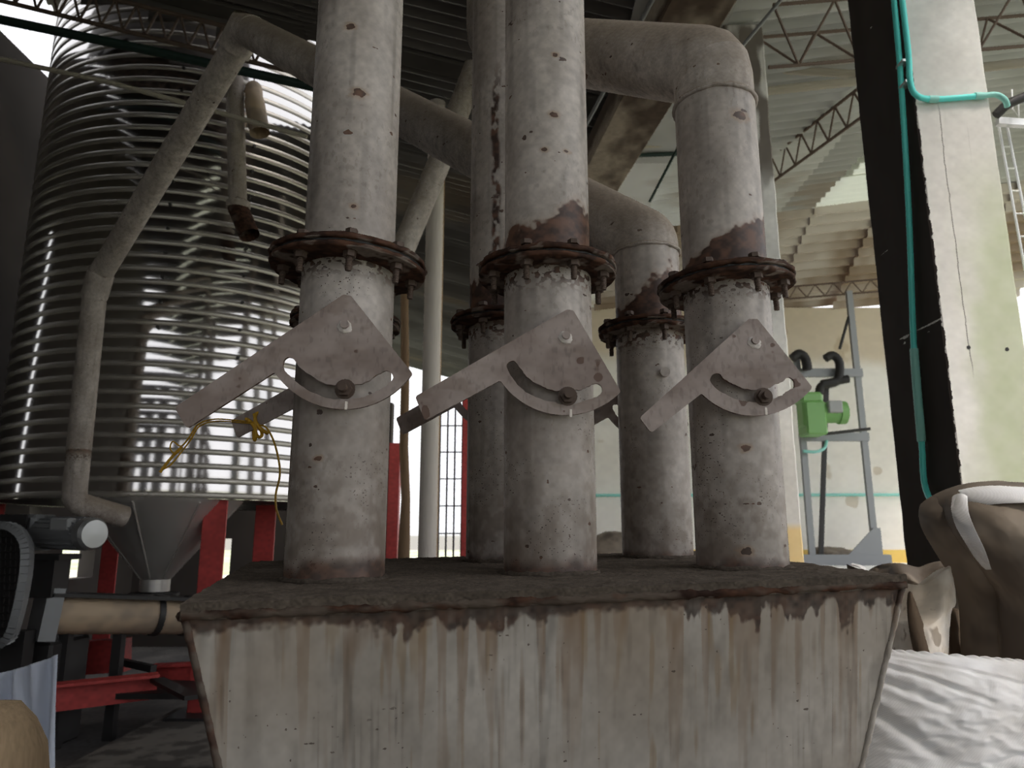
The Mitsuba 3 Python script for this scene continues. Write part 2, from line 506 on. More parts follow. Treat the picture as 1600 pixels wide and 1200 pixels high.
principled('shaded_roof_metal', shaded_roof_col, .6)  # unlit look of the left roof put into the sheet colour
principled('dark_roof_metal', dark_roof_col, .6)  # darker tone of the roof sheets, with random brown stains
principled('brown_roof_metal', brown_sheet_col, .7)
scene['fill_fibreglass'] = {'type': 'principledthin', 'base_color': {'type': 'rgb', 'value': [.78, .80, .74]}, 'roughness': .6, 'diff_trans': 1.1}
principled('rod_steel', (.135, .095, .075), .6)
principled('rod_pale', (.42, .385, .32), .6)
principled('dark_steel', (.035, .034, .034), .5, .2)
principled('silo_steel', (.60, .58, .565), .10, 1.0)
principled('silo_rib', rib_col, .40, .75)
principled('cone_steel', (.66, .64, .61), .42, .7)
principled('red_paint', red_col, .5)
principled('green_paint', (.20, .42, .14), .4)
principled('dark_green', (.018, .040, .034), .5)
principled('teal_plastic', (.13, .80, .75), .35)
principled('teal_faded', (.28, .66, .60), .5)
principled('grey_steel', (.27, .28, .29), .5, .4)
principled('pale_grey_paint', (.36, .37, .37), .5)
principled('rubber', (.018, .017, .017), .6)
principled('alu', (.40, .41, .41), .42, .8)
principled('sack_white', sack_col, .7)
principled('sack_dirty', dirty_sack_col, .8)
principled('paper_brown', paper_col, .65)
principled('crease_brown', (.085, .06, .04), .9)
principled('bluish_cloth', (.66, .71, .82), .9)
def jute_col(p, n, uv):
    return mix((.60, .44, .28), (.36, .25, .15), fbm(p.x * 160, p.y * 160, p.z * 9, 3))


principled('jute', jute_col, .95)
principled('yellow_cord', (.62, .36, .035), .5)
principled('wood', (.30, .20, .12), .8)
principled('trough_paint', trough_col, .6)
principled('galvanised', (.72, .73, .73), .35, .7)
principled('pole_paint', (.60, .55, .50), .6)

# ------------------------------------------------------------------ the setting


def struct(name, mesh, bsdf, smooth=False):
    scene[name] = mikit.ply(mesh, bsdf, smooth)
    labels[name] = {'kind': 'structure'}
    return name


WL, WR, WB = -5.3, 6.6, -5.0        # left wall, open right side, wall behind the camera
struct('floor', box([WL - .2, WB - .2, -.25], [WR, 18, 0]), 'floor_concrete')
struct('ground', box([-70, -70, -.6], [70, 90, -.27]), 'yard')
struct('floor_platform', box([1.9, 6.1, .0], [6.6, 9.6, 1.16], .01), 'concrete')
struct('wall_back', box([.25, 9.5, 0], [6.6, 9.75, 4.50]), 'cream_wall')
wl = sbox(WB, 0, 12, 6.62).difference(unary_union([sbox(6.02, 1.6, 6.10, 4.6), sbox(-2.0, .6, -1.6, 5.2), sbox(8.9, .98, 9.6, 1.50), sbox(8.2, 1.62, 8.42, 1.86), sbox(7.6, 1.0, 7.75, 1.3), sbox(10.2, 1.5, 10.5, 1.75)]))
m = trimesh.creation.extrude_polygon(wl, .2)
m.apply_transform(np.array([[0, 0, 1, WL - .2], [1, 0, 0, 0], [0, 1, 0, 0], [0, 0, 0, 1.0]]))
struct('wall_left', m, 'dark_wall')


def holed(x0, x1, z0, z1, holes, y0, y1):
    poly = sbox(x0, z0, x1, z1).difference(unary_union([sbox(*h) for h in holes]))
    ms = []
    for g in (poly.geoms if hasattr(poly, 'geoms') else [poly]):
        m = trimesh.creation.extrude_polygon(g, y1 - y0)
        m.apply_transform(np.array([[1, 0, 0, 0], [0, 0, -1, y1], [0, 1, 0, 0], [0, 0, 0, 1.0]]))
        ms.append(m)
    return cat(*ms)


struct('wall_front', holed(WL, 3.3, 0, 4.8, [(-4.3, .6, -3.7, 3.6), (-2.6, .3, -2.2, 3.9), (-.9, .05, .1, 3.9), (1.0, .05, 1.35, 4.4), (1.6, .05, 2.2, 4.4), (2.75, .05, 2.95, 4.4)], WB - .25, WB), 'dark_wall')
struct('wall_far', holed(WL, -1.75, 0, 3.4, [(-4.95, 1.2, -4.75, 1.75), (-4.35, .9, -3.95, 1.45), (-2.5, .9, -2.2, 1.9)], 10.6, 10.8), 'dark_wall')

# corrugated roof sheets, each a piece of the ceiling; ridges run along the slope (x)


def sheet_mesh(length, width=.93, pitch=.9 / 7, amp=.023):
    ny = int(width / pitch * 6)
    yy = np.linspace(0, width, ny + 1)
    zz = amp * np.cos(yy / pitch * 2 * np.pi)
    V, F = [], []
    for x in (0, length):
        for off in (0, -.0015):
            V.append(np.stack([yy * 0 + x, yy, zz + off], 1))
    V = np.vstack(V)
    k = ny + 1
    j = np.arange(ny)
    F += [np.stack([j, 2 * k + j, 2 * k + j + 1], 1), np.stack([j, 2 * k + j + 1, j + 1], 1)]
    F += [np.stack([k + j, 3 * k + j + 1, 3 * k + j], 1), np.stack([k + j, k + j + 1, 3 * k + j + 1], 1)]
    return trimesh.Trimesh(V, np.vstack(F), process=False)


labels['ceiling'] = {'kind': 'structure'}
sheet_ply = mikit.ply(sheet_mesh(3.2), 'roof_metal', 50)


def roof_patch(x_low, z_low, x_high, slope, y0, y1, bsdf='roof_metal'):
    """sheets laid from the low edge to the high edge; slope is rise per metre away from the low edge"""
    run = abs(x_high - x_low)
    sgn = 1 if x_high > x_low else -1
    n = max(1, math.ceil(run / 3.05))
    ang = math.atan(slope)
    y, row = y0, 0
    while y < y1 - .02:
        for i in range(n):
            s = run * i / n / math.cos(ang)
            lap = .012 * (i % 2) + .004 * (row % 2) + rng.uniform(-.002, .002)
            L = run / n / math.cos(ang) + .08
            w = min(.9, y1 - y) / .9
            t = T().translate([x_low, y, z_low + lap]).rotate([0, 0, 1], 180 if sgn < 0 else 0).rotate([0, 1, 0], -math.degrees(ang))
            t = t.translate([s, -.9 * w if sgn < 0 else 0, 0]).scale([L / 3.2, w, 1])
            obj('roof_sheet', sheet_ply, bsdf, 'ceiling', to_world=t)
        y += .9
        row += 1


ZV = 4.92
SL = .28                                            # left slope of near shed; two unseen translucent rows added for silo streaks
for (x0, x1, mat) in ((.98, .40, 'shaded_roof_metal'), (.40, .15, 'fill_fibreglass'), (.15, -1.5, 'shaded_roof_metal'), (-1.5, -1.75, 'fill_fibreglass'), (-1.75, WL, 'shaded_roof_metal')):
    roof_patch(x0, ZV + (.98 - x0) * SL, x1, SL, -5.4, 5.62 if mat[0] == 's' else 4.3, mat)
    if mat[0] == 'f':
        roof_patch(x0, ZV + (.98 - x0) * SL, x1, SL, 4.3, 5.62, 'shaded_roof_metal')
roof_patch(.98, ZV, -1.55, SL, 5.62, 19.4, 'dark_roof_metal')
roof_patch(-1.55, ZV + 2.53 * SL, -3.2, SL, 9.5, 19.4, 'dark_roof_metal')          # its narrow strip running on past the silo
roof_patch(1.32, ZV, 3.5, .14, 2.7, 8.1)            # right slope
roof_patch(3.5, ZV + (3.5 - 1.32) * .14, 4.3, .14, 2.7, 6.3)
roof_patch(3.5, ZV + (3.5 - 1.32) * .14, 4.3, .14, 6.3, 8.1, 'fill_fibreglass')  # translucent patch added out of view to brighten the cream wall
roof_patch(4.3, ZV + (4.3 - 1.32) * .14, 6.5, .14, 2.7, 8.1)
roof_patch(1.32, ZV, 2.45, .14, -5.4, 2.7)          # only a narrow overhang beside the open yard
# low brown lean-to from the end of the right slope down to the cream wall
for i in range(7):
    x0 = 1.1 + .8 * i
    t = T().translate([x0, 7.9, 4.86 + .112 * i]).rotate([1, 0, 0], -math.degrees(math.atan(.24 + .068 * i))).rotate([0, 1, 0], -math.degrees(math.atan(.14))).translate([0, 0, .006 * (i % 2)]).scale([.93 / 3.2, 2.0, 1])
    obj('roof_sheet', mikit.ply(sheet_mesh(3.2, .93, .155 * .5, .028), 'brown_roof_metal', 50) if i == 0 else lean, 'brown_roof_metal', 'ceiling', to_world=t)
    if i == 0:
        lean = scene['ceiling__roof_sheet' if False else [k for k in scene if k.startswith('ceiling__roof_sheet')][-1]]
roof_patch(WL, 7.45, -1.2, .02, 5.75, 7.75, 'shaded_roof_metal')            # high roof over the silo
# upright sheets added between low and high roof to keep skylight off the silo
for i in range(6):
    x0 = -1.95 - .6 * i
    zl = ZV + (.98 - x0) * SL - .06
    obj('sky_block_sheet', box([x0 - .6, 5.60, zl], [x0, 5.606, 7.5]), 'shaded_roof_metal', 'ceiling')
# valley gutter beam in stained concrete
ba, bb = PZ(1100, 0, 4.60), PZ(945, 275, 4.60)
bd = (bb - ba) / np.linalg.norm(bb - ba)
obj('gutter', plate(np.array([.80, -5.4, ZV - .02]), np.array([1.46, -5.4, ZV - .02]), np.array([1.46, 17, ZV - .02]), np.array([.80, 17, ZV - .02]), .004, 4, 4) if False else box([.80, -5.4, ZV - .03], [1.46, 17, ZV - .022]), 'roof_metal', 'ceiling')
obj('gutter_beam', bar(ba - bd * 3.0 + [0, 0, .12], bb + bd * 2.5 + [0, 0, .12], .40, .24, bevel=.012), 'beam_concrete', 'ceiling')

# ------------------------------------------------------------------ hopper
FL, FR = np.array([-.492, 1.15, 1.385]), np.array([.73, 1.42, 1.413])
BL, BR = np.array([-.736, 2.15, 1.412]), np.array([.62, 2.45, 1.435])
fl, fr = np.array([-.352, 1.285, .76]), np.array([.560, 1.52, .76])
bl, br = np.array([-.53, 1.92, .76]), np.array([.46, 2.16, .76])
hop = thing('hopper', 'large tapered grey steel hopper with rust-streaked front carrying the upright valve pipes', 'hopper')


def plate(a, b, c, d, th, nu=40, nv=24):
    """a plate with corners a b c d (front outward), th thick"""
    u, v = np.meshgrid(np.linspace(0, 1, nu + 1), np.linspace(0, 1, nv + 1))
    u, v = u.ravel()[:, None], v.ravel()[:, None]
    S = (1 - u) * (1 - v) * a + u * (1 - v) * b + u * v * c + (1 - u) * v * d
    nrm = np.cross(b - a, d - a)
    nrm /= np.linalg.norm(nrm)
    B = S - nrm * th
    k = (nu + 1) * (nv + 1)
    F = []
    g = np.arange(k).reshape(nv + 1, nu + 1)
    q = np.stack([g[:-1, :-1], g[:-1, 1:], g[1:, 1:], g[1:, :-1]], -1).reshape(-1, 4)
    F += [q[:, [0, 1, 2]], q[:, [0, 2, 3]], q[:, [2, 1, 0]] + k, q[:, [3, 2, 0]] + k]
    loop = np.concatenate([g[0, :], g[1:, -1], g[-1, ::-1][1:], g[::-1, 0][1:-1]])
    l2 = np.roll(loop, -1)
    F += [np.stack([loop, loop + k, l2 + k], 1), np.stack([loop, l2 + k, l2], 1)]
    return trimesh.Trimesh(np.vstack([S, B]), np.vstack(F), process=False)


for nm, (a, b, c, d) in (('front_plate', (fl, fr, FR, FL)), ('right_plate', (fr, br, BR, FR)), ('back_plate', (br, bl, BL, BR)), ('left_plate', (bl, fl, FL, BL))):
    m = plate(a, b, c, d, .006)
    obj(nm, jitter(m, .003, 5, 3), 'hopper_paint', hop, 40)
lift = np.array([0, 0, .010])


def out(q, s=.007):
    c = (FL + FR + BL + BR) / 4
    e = (q - c) * [1, 1, 0]
    return q + e / np.linalg.norm(e) * s


top = plate(out(FL) + lift, out(FR) + lift, out(BR) + lift, out(BL) + lift, .02, 150, 110)
v = np.array(top.vertices)
k = len(v) // 2
bumpy = meshkit.fbm(v[:k] * 40) - .5
crumb = np.clip(meshkit.fbm(v[:k] * 120 + 9) - .55, 0, 1)
v[:k, 2] += .007 * bumpy + .012 * crumb
v[:k, 2] += .004
v[k:] += (meshkit.fbm(v[k:] * 60)[:, None] - .5) * .004
obj('top_plate', trimesh.Trimesh(v, top.faces, process=False), 'hopper_dirt', hop, 50, label='top plate caked in dark dust')
for nm, a, b in (('front_rim', FL, FR), ('left_rim', BL, FL), ('right_rim', FR, BR), ('back_rim', BR, BL)):
    s = np.linspace(0, 1, 160)[:, None]
    pth = out(a, .002) * (1 - s) + out(b, .002) * s + [0, 0, -.004]
    rr = .0075 + .007 * (meshkit.fbm(pth * 30 + 2) - .5) + .005 * (meshkit.fbm(pth * 110) - .5)
    obj(nm, jitter(tube(pth, rr, 10), .004, 70, 4), 'rim_rust', hop, 60, label='flaking rusty rim' if nm == 'front_rim' else None)
for a, b in ((FL, fl), (FR, fr), (BL, bl), (BR, br)):
    s = np.linspace(0, 1, 70)[:, None]
    pth = a * (1 - s) + b * s
    obj('corner_weld', jitter(tube(pth, .006 + .003 * (meshkit.fbm(pth * 60) - .5), 8), .002, 90, 5), 'weld_rust' if a is FL else 'hopper_paint', hop, 60)
cb = (fl + fr + bl + br) / 4
for q in (fl, fr, bl, br):
    i = q + (cb - q) * .05
    obj('leg', bar([i[0], i[1], 0], [i[0], i[1], .79], .06, .06, bevel=.004), 'hopper_paint', hop)
obj('outlet', lathe([(.30, .77), (.12, .52), (.12, .40), (.11, .40), (.11, .52), (.29, .77)], 32, (cb[0], cb[1], 0), True), 'hopper_paint', hop, 30)


def top_z(x, y):
    """height of the hopper's top at x, y (bilinear)"""
    A = np.array([[q[0], q[1], 1] for q in (FL, FR, BL, BR)])
    s = np.linalg.lstsq(A, [q[2] for q in (FL, FR, BL, BR)], rcond=None)[0]
    return s @ [x, y, 1]


# ------------------------------------------------------------------ valve pipes
def flange_plate(R, r, th, seed, rough=.004):
    n = 110
    a = np.arange(n) * 2 * np.pi / n
    prof = [(r, 0), (R - .004, 0), (R, .003), (R, th - .003), (R - .004, th), (r, th)]
    m = lathe(prof, n, closed=True)
    return jitter(m, rough, 45, seed, (1, 1, .55))


def hexa(r, h, z=0):
    m = trimesh.creation.cylinder(radius=r, height=h, sections=6)
    m.apply_translation([0, 0, z + h / 2])
    return m


def rod(r, h, z=0, n=12):
    m = trimesh.creation.cylinder(radius=r, height=h, sections=n)
    m.apply_translation([0, 0, z + h / 2])
    return m


thread = cat(rod(.0062, .086, -.046), *[lathe([(.0061, -.044 + .005 * i), (.0073, -.0415 + .005 * i), (.0061, -.039 + .005 * i)], 12) for i in range(5)])
bolt_ply = mikit.ply(cat(thread, hexa(.0135, .012, -.017), rod(.016, .003, -.005), hexa(.013, .010, .032)), 'bolt_steel', 30)


def arc_pts(c, r, a0, a1, n=26):
    a = np.radians(np.linspace(a0, a1, n))
    return [(c[0] + r * math.cos(t), c[1] + r * math.sin(t)) for t in a]      # pixel axes: y down


def ang(c, q):
    return math.degrees(math.atan2(q[1] - c[1], q[0] - c[0]))


def lever_poly(piv, apex, right, inner, tip_lo, tip_up, R, slot, rs, w, seed):
    a0, a1 = ang(piv, right), ang(piv, inner)
    g = Polygon([apex[0], apex[1], right] + arc_pts(piv, R, a0, a1) + [tip_lo, tip_up]).buffer(0)
    g = g.buffer(-5).buffer(5).buffer(4).buffer(-4)
    s = LineString(arc_pts(piv, rs, ang(piv, slot[0]), ang(piv, slot[1]), 40)).buffer(w)
    pts = np.array(s.exterior.segmentize(2.0).coords)[:-1] if hasattr(s.exterior, 'segmentize') else np.array(s.exterior.coords)[:-1]
    ctr = np.array(piv)
    d = pts - ctr
    nn = meshkit.fbm(np.column_stack([pts * .09, np.full(len(pts), seed * 7.0)])) - .5
    pts = pts + d / np.linalg.norm(d, axis=1, keepdims=True) * nn[:, None] * 6
    g = g.difference(Polygon(pts).buffer(0))
    return g


def plate_from_px(g, Y, th, dxz=None):
    """extrude a polygon drawn in pixels, stood up at distance Y"""
    ex = np.array([P(x, y, Y)[[0, 2]] for x, y in g.exterior.coords])
    ins = [np.array([P(x, y, Y)[[0, 2]] for x, y in r.coords]) for r in g.interiors]
    poly = Polygon(ex, ins).buffer(0)
    if hasattr(poly, 'geoms'):
        poly = max(poly.geoms, key=lambda q: q.area)
    m = trimesh.creation.extrude_polygon(poly, th)
    m.apply_transform(np.array([[1, 0, 0, 0], [0, 0, -1, Y + th / 2], [0, 1, 0, 0], [0, 0, 0, 1.0]]))
    return m, poly


def blob(c, r, sq, seed, amp=.25):
    m = trimesh.creation.icosphere(subdivisions=3, radius=1)
    v = np.array(m.vertices)
    v *= (1 + amp * (meshkit.fbm(v * 2.5 + seed * 7) - .5))[:, None] * 1.0
    return trimesh.Trimesh(v * np.asarray(sq) * r + c, m.faces, process=False)


def axis_bolt(c, s=1.0):
    m = cat(hexa(.0155 * s, .012, 0), rod(.020 * s, .003, -.002, 20), rod(.0085 * s, .030, 0, 14))
    m.apply_transform(trimesh.transformations.rotation_matrix(math.pi / 2, [1, 0, 0]))    # +z to -y
    m.apply_translation(c)
    return m


LEV = [
    dict(piv=(538, 510), apex=((537, 461), (549, 463)), right=(645, 584), inner=(424, 586), tip_lo=(293, 670), tip_up=(274, 637), R=130, slot=((449, 572), (606, 593)), rs=104, w=10.5, bolt=(539, 608), mark=(541, 632)),
    dict(piv=(883, 527), apex=((886, 484), (896, 486)), right=(969, 611), inner=(783, 594), tip_lo=(664, 658), tip_up=(649, 620), R=122, slot=((801, 574), (930, 607)), rs=95, w=9.5, bolt=(887, 619), mark=(892, 644)),
    dict(piv=(1178, 535), apex=((1169, 499), (1183, 499)), right=(1268, 605), inner=(1102, 609), tip_lo=(1017, 677), tip_up=(999, 653), R=115, slot=((1120, 592), (1237, 607)), rs=84, w=9.5, bolt=(1193, 620), mark=(1197, 641)),
]
TXT = [
    ('front-row valve pipe on the left, its lever handle in front of the silo', 'valve pipe'),
    ('middle front valve pipe with a big bare patch of dark rust above its flange', 'valve pipe'),
    ('front-row valve pipe on the right, turning back in an elbow at its top', 'valve pipe'),
    ('smaller-looking back-row valve pipe with a rounded dusty elbow, behind the right front pipe', 'valve pipe'),
    ('straight back-row valve pipe half hidden behind the middle front pipe', 'valve pipe'),
    ('back-row valve pipe hidden behind the left front pipe, its lever end tied with yellow cord', 'valve pipe'),
]
UP = {   # where each pipe goes above its flange
    0: [(0, 0, 4.8)], 1: [(0, 0, 4.7)], 4: [(0, 0, 4.7)], 5: [(0, 0, 4.8)],
}
vp = []
for i, (cx, cy, r, fz, bz, rh) in enumerate(PIPES):
    t = thing('valve_pipe', TXT[i][0], TXT[i][1], 'valve pipes standing on the hopper')
    vp.append(t)
    zb = top_z(cx, cy) + .006
    zs = np.concatenate([np.linspace(zb, fz - .013, 30)])
    obj('lower_pipe', tube(np.stack([zs * 0 + cx, zs * 0 + cy, zs], 1), r, 64), 'painted_pipe', t, 40)
    # crusty weld at the foot
    a = np.linspace(0, 2 * np.pi, 80)
    ring = np.stack([cx + (r + .001) * np.cos(a), cy + (r + .001) * np.sin(a), a * 0 + zb + .006], 1)
    obj('foot_weld', jitter(tube(ring, .008 + .006 * (meshkit.fbm(ring * 40) - .5), 8, False), .006, 60, i), 'hopper_dirt', t, 60)
    R = (.168, .158, .158, .150, .150, .150)[i]
    tilt = (.045, .0, -.055, .01, -.01, .02)[i]
    for nm, z0, sd in (('lower_flange', fz - .014, 1), ('upper_flange', fz + .003, 2)):
        m = flange_plate(R + (.002 if sd == 2 else 0), r * .97, .0125, i * 3 + sd, .006 if i < 3 else .007)
        m.apply_translation([cx, cy, z0])
        obj(nm, rotated(m, tilt, [0, 1, 0], [cx, cy, fz]), 'rust', t, 40)
    gk = lathe([(r, -.003), (R - .006, -.003), (R - .006, .004), (r, .004)], 90, closed=True)
    gk = jitter(gk, .006, 70, i, (1, 1, .2))
    gk.apply_translation([cx, cy, fz])
    obj('gasket', rotated(gk, tilt, [0, 1, 0], [cx, cy, fz]), 'rubber', t)
    nb = 8
    for k in range(nb):
        a = 2 * math.pi * (k + (.30, .50, .30, .2, .45, .5)[i]) / nb
        q = np.array([(r + R) * .5 * 1.03 * math.cos(a), (r + R) * .5 * 1.03 * math.sin(a)])
        tw = T().translate([cx, cy, fz]).rotate([0, 1, 0], math.degrees(tilt)).translate([q[0], q[1], -.009]).rotate([0, 0, 1], rng.uniform(0, 60))
        obj('bolt', bolt_ply, 'bolt_steel', t, to_world=tw)
    # upper run
    base = np.array([cx, cy, fz + .015])
    if i in UP:
        zs = np.linspace(fz + .012, UP[i][0][2], 60)
        obj('upper_pipe', tube(np.stack([zs * 0 + cx, zs * 0 + cy, zs], 1), r * .985, 64), 'painted_pipe', t, 40)
    elif i == 2:
        w = P(1120, 168, cy)[2]
        zs = np.linspace(fz + .012, w, 24)
        obj('upper_pipe', tube(np.stack([zs * 0 + cx, zs * 0 + cy, zs], 1), r * .985, 64), 'painted_pipe', t, 40)
        e1 = np.array([cx, cy, P(1118, 106, cy)[2]])
        e2 = P(915, 84, 2.02)
        e3 = P(770, 66, 2.42)
        pth = [np.array([cx, cy, w]), np.array([cx, cy, w + .02]), e1, e2, e3, e3 + [0, 0, 2.3 - 0.2]]
        path = bend(pth[:4] + [e3, np.array([e3[0], e3[1], 4.7])], [0, 0, .13, 0, .13, 0], 3)
        obj('elbow_duct', tube(path, r * .985, 64), 'dusty_pipe', t, 40)
        a = np.linspace(0, 2 * np.pi, 80)
        ring = np.stack([cx + r * np.cos(a), cy + r * np.sin(a), a * 0 + w], 1)
        obj('elbow_weld', jitter(tube(ring, .006, 8, False), .004, 60, 9), 'dusty_pipe', t, 60)
    elif i == 3:
        w = P(1000, 398, cy)[2]
        zs = np.linspace(fz + .012, w, 16)
        obj('upper_pipe', tube(np.stack([zs * 0 + cx, zs * 0 + cy, zs], 1), r * .985, 64), 'painted_pipe', t, 40)
        A, B, C = P(930, 316, 2.21), P(735, 216, 2.58), P(385, 47, 3.98)
        D, E = P(150, 440, 5.35), P(115, 785, 5.45)
        F_ = P(195, 808, 5.75)
        corner = np.array([cx, cy, A[2] + (A - B)[2] / np.linalg.norm((A - B)[:2]) * 0 - .02])
        dirAB = (C - B) / np.linalg.norm(C - B)
        corner = B + dirAB * ((cx - B[0]) / dirAB[0]) if abs(dirAB[0]) > .1 else corner
        corner = np.array([cx, cy, corner[2]])
        path = bend([np.array([cx, cy, w]), corner, C], [0, .17, 0], 14)
        obj('elbow_duct', tube(path, r * .985, 56), 'dusty_pipe', t, 40)
        obj('sloping_duct', tube([C + (C - B) / np.linalg.norm(C - B) * .02, C, D, E, F_][1:4], r * .72, 40) if False else tube(bend([C, D, E, F_], [0, .04, .10, 0], 4), .083, 40), 'dusty_pipe', t, 40)
        obj('mitre_collar', tube([C - (C - B) / np.linalg.norm(C - B) * .12, C + (D - C) / np.linalg.norm(D - C) * .0 + (C - B) / np.linalg.norm(C - B) * .03, C + (D - C) / np.linalg.norm(D - C) * .16], .1, 40), 'dusty_pipe', t, 40)
        a = np.linspace(0, 2 * np.pi, 80)
        ring = np.stack([cx + r * np.cos(a), cy + r * np.sin(a), a * 0 + w], 1)
        obj('elbow_weld', jitter(tube(ring, .006, 8, False), .005, 60, 8), 'dusty_pipe', t, 60)
        dd = (D - C) / np.linalg.norm(D - C)
        obj('joint_band', tube([D - dd * .10, D + [0, 0, -.12]], .092, 40), 'dusty_pipe', t, 30)
    # lever
    if i < 3:
        L = LEV[i]
        Yl = cy - r - .020
        g = lever_poly(L['piv'], L['apex'], L['right'], L['inner'], L['tip_lo'], L['tip_up'], L['R'], L['slot'], L['rs'], L['w'], i + 1)
        m, poly = plate_from_px(g, Yl, .007)
        lv = obj('lever', m, 'lever_paint', t, label='painted quadrant lever with a curved slot')
        pc = P(*L['piv'], Yl - .0035)
        obj('pivot_weld', cat(blob(pc, .0125, (1.15, .28, 1), i, .5), blob(pc + [.004, 0, -.006], .0085, (1.3, .35, 1), i + 4, .5)), 'weld_paint', lv, True)
        obj('shaft', tube([pc + [.002, -.0085, .003], pc + [.002, .05, .003]], .0085, 20), 'lever_paint', lv, 30)
        bc = P(*L['bolt'], Yl - .004)
        obj('lock_bolt', axis_bolt(bc), 'bolt_steel', lv, 30)
        obj('stud', tube([bc, bc + [0, .05, 0]], .0085, 14), 'bolt_steel', lv, 30)
        mk = P(*L['mark'], Yl - .0035)
        obj('index_mark', box(mk - [.0025, .0008, .010], mk + [.0025, .0008, .006]), 'white_mark', lv, label='white paint mark')
    else:
        # the back row's levers sit on the far side; same plate, seen past the pipe
        L = LEV[1]
        Yl = cy + r + .022
        tgt = {3: (1017, 606), 4: (781, 589), 5: (533, 590)}[i]
        g = lever_poly(L['piv'], L['apex'], L['right'], L['inner'], L['tip_lo'], L['tip_up'], L['R'], L['slot'], L['rs'], L['w'], i + 1)
        m, poly = plate_from_px(g, 1.50, .007)
        ref = P(*L['piv'], 1.50)
        m.apply_translation(P(*tgt, Yl) - ref)
        lv = obj('lever', m, 'lever_paint', t)
        pc = P(*tgt, Yl)
        obj('shaft', tube([[pc[0], Yl, pc[2]], [pc[0], cy, pc[2]]], .013, 20), 'bolt_steel', lv, 30)
        bx = np.array([cx + .02, cy - r - .001, pc[2]])
        obj('shaft_boss', tube([bx, bx + [0, -.012, 0]], .014, 20), 'painted_pipe', t, 30)

# yellow cord knotted round the hidden pipe's lever end
YC = PIPES[5][1] + .1 + .022
cord = thing('cord', 'frayed yellow plastic cord knotted round a lever end in front of the silo', 'cord')
mw = (P(388, 674, YC) + P(402, 655, YC)) / 2
run1 = smooth_path([P(397, 660, YC - .012), P(370, 657, YC - .015), P(335, 655, YC - .015), P(310, 663, YC - .015), P(296, 683, YC - .015), P(283, 697, YC - .012), P(270, 690, YC - .015), P(266, 701, YC - .018), P(274, 709, YC - .02), P(284, 699, YC - .022), P(276, 706, YC - .015), P(262, 722, YC - .015), P(250, 738, YC - .015)], 6)
run2 = smooth_path([P(398, 662, YC - .010), P(374, 660, YC - .010), P(338, 658, YC - .010), P(312, 666, YC - .012), P(298, 687, YC - .01), P(286, 703, YC - .008), P(268, 725, YC - .01), P(256, 733, YC - .012)], 6)
run3 = smooth_path([P(404, 664, YC - .010), P(416, 668, YC - .014), P(428, 690, YC - .015), P(436, 722, YC - .015), P(437, 745, YC - .015), P(431, 772, YC - .015), P(432, 796, YC - .015), P(441, 820, YC - .015)], 6)
obj('loose_end', tube(run1, .0042, 8, flat=.5), 'yellow_cord', cord, 40)
obj('loose_end', tube(run2, .0038, 8, flat=.5), 'yellow_cord', cord, 40)
obj('loose_end', tube(run3, .0048, 8, flat=.5), 'yellow_cord', cord, 40)
a = np.linspace(0, 2 * np.pi * 3.1, 90)
hx = np.array([-.5, 0, .86])
hd = np.array([.86, 0, .5])
cen = P(399, 667, YC)
wrap = cen + np.outer(np.cos(a) * .034, hx) + np.outer(np.sin(a) * .011, [0, 1, 0]) + np.outer(np.linspace(-.018, .022, 90) + .008 * np.sin(a * 1.7), hd)
obj('knot', tube(wrap, .0048, 8), 'yellow_cord', cord, 40)

# ------------------------------------------------------------------ silo
SX, SY, SR = -3.31, 7.5, 1.60
silo = thing('silo', 'big ribbed stainless steel silo with a polished wall on the left', 'silo')
ZB, ZT = 1.79, 6.72
NR = 41
pitch = (ZT - ZB - .06) / NR
prof = [(SR - .003, ZB)]
for k in range(NR):
    for s in np.linspace(-1, 1, 7):
        prof.append((SR + .0012 * (1 - s * s), ZB + .03 + pitch * (k + .5 + .38 * s)))
prof += [(SR - .003, ZT), (SR - .01, ZT), (.18, ZT + .45), (0.0, ZT + .46)]
obj('shell', lathe(prof, 150, (SX, SY, 0)), 'silo_steel', silo, 30)
rib_ply = None
for k in range(NR + 1):
    z = ZB + .03 + (ZT - ZB - .06) * k / NR
    if rib_ply is None:
        h = pitch * .22
        prof = [(SR - .004, -h), (SR + .006, -h * .85), (SR + .010, 0), (SR + .006, h * .85), (SR - .004, h)]
        rib_ply = mikit.ply(lathe(prof, 120, closed=True), 'silo_rib', 60)
    obj('rib', rib_ply, 'silo_rib', silo, to_world=T().translate([SX, SY, z]))
CA = P(243, 905, 6.5)
cx0, cy0 = CA[0], CA[1]
obj('bottom', lathe([(0, ZB + .01), (SR - .01, ZB + .01), (SR - .01, ZB + .03), (0, ZB + .03)], 100, (SX, SY, 0)), 'dark_steel', silo)
obj('cone', lathe([(.66, ZB + .005), (.64, ZB - .03), (.12, CA[2]), (.12, CA[2] - .1), (.10, CA[2] - .1), (.10, CA[2])], 80, (cx0, cy0, 0)), 'cone_steel', silo, 30, label='cone-shaped bottom')
for k in range(8):
    a = 2 * math.pi * (k + .12) / 8
    q0 = np.array([cx0 + .645 * math.cos(a), cy0 + .645 * math.sin(a), ZB - .03])
    q1 = np.array([cx0 + .125 * math.cos(a), cy0 + .125 * math.sin(a), CA[2] + .01])
    obj('cone_seam', tube([q0, q1], .009, 6), 'cone_steel', silo, 30)
# bolts down the sheet joints
for (aa, zz) in [(-1.35, 3.2 + .22 * k) for k in range(12)] + [(-.95, 3.0 + .25 * k) for k in range(12)]:
    c = np.array([SX + SR * math.cos(aa), SY + SR * math.sin(aa), zz])
    d = np.array([math.cos(aa), math.sin(aa), 0])
    obj('stud', tube([c - d * .005, c + d * .03], .014, 8), 'dark_steel', silo)

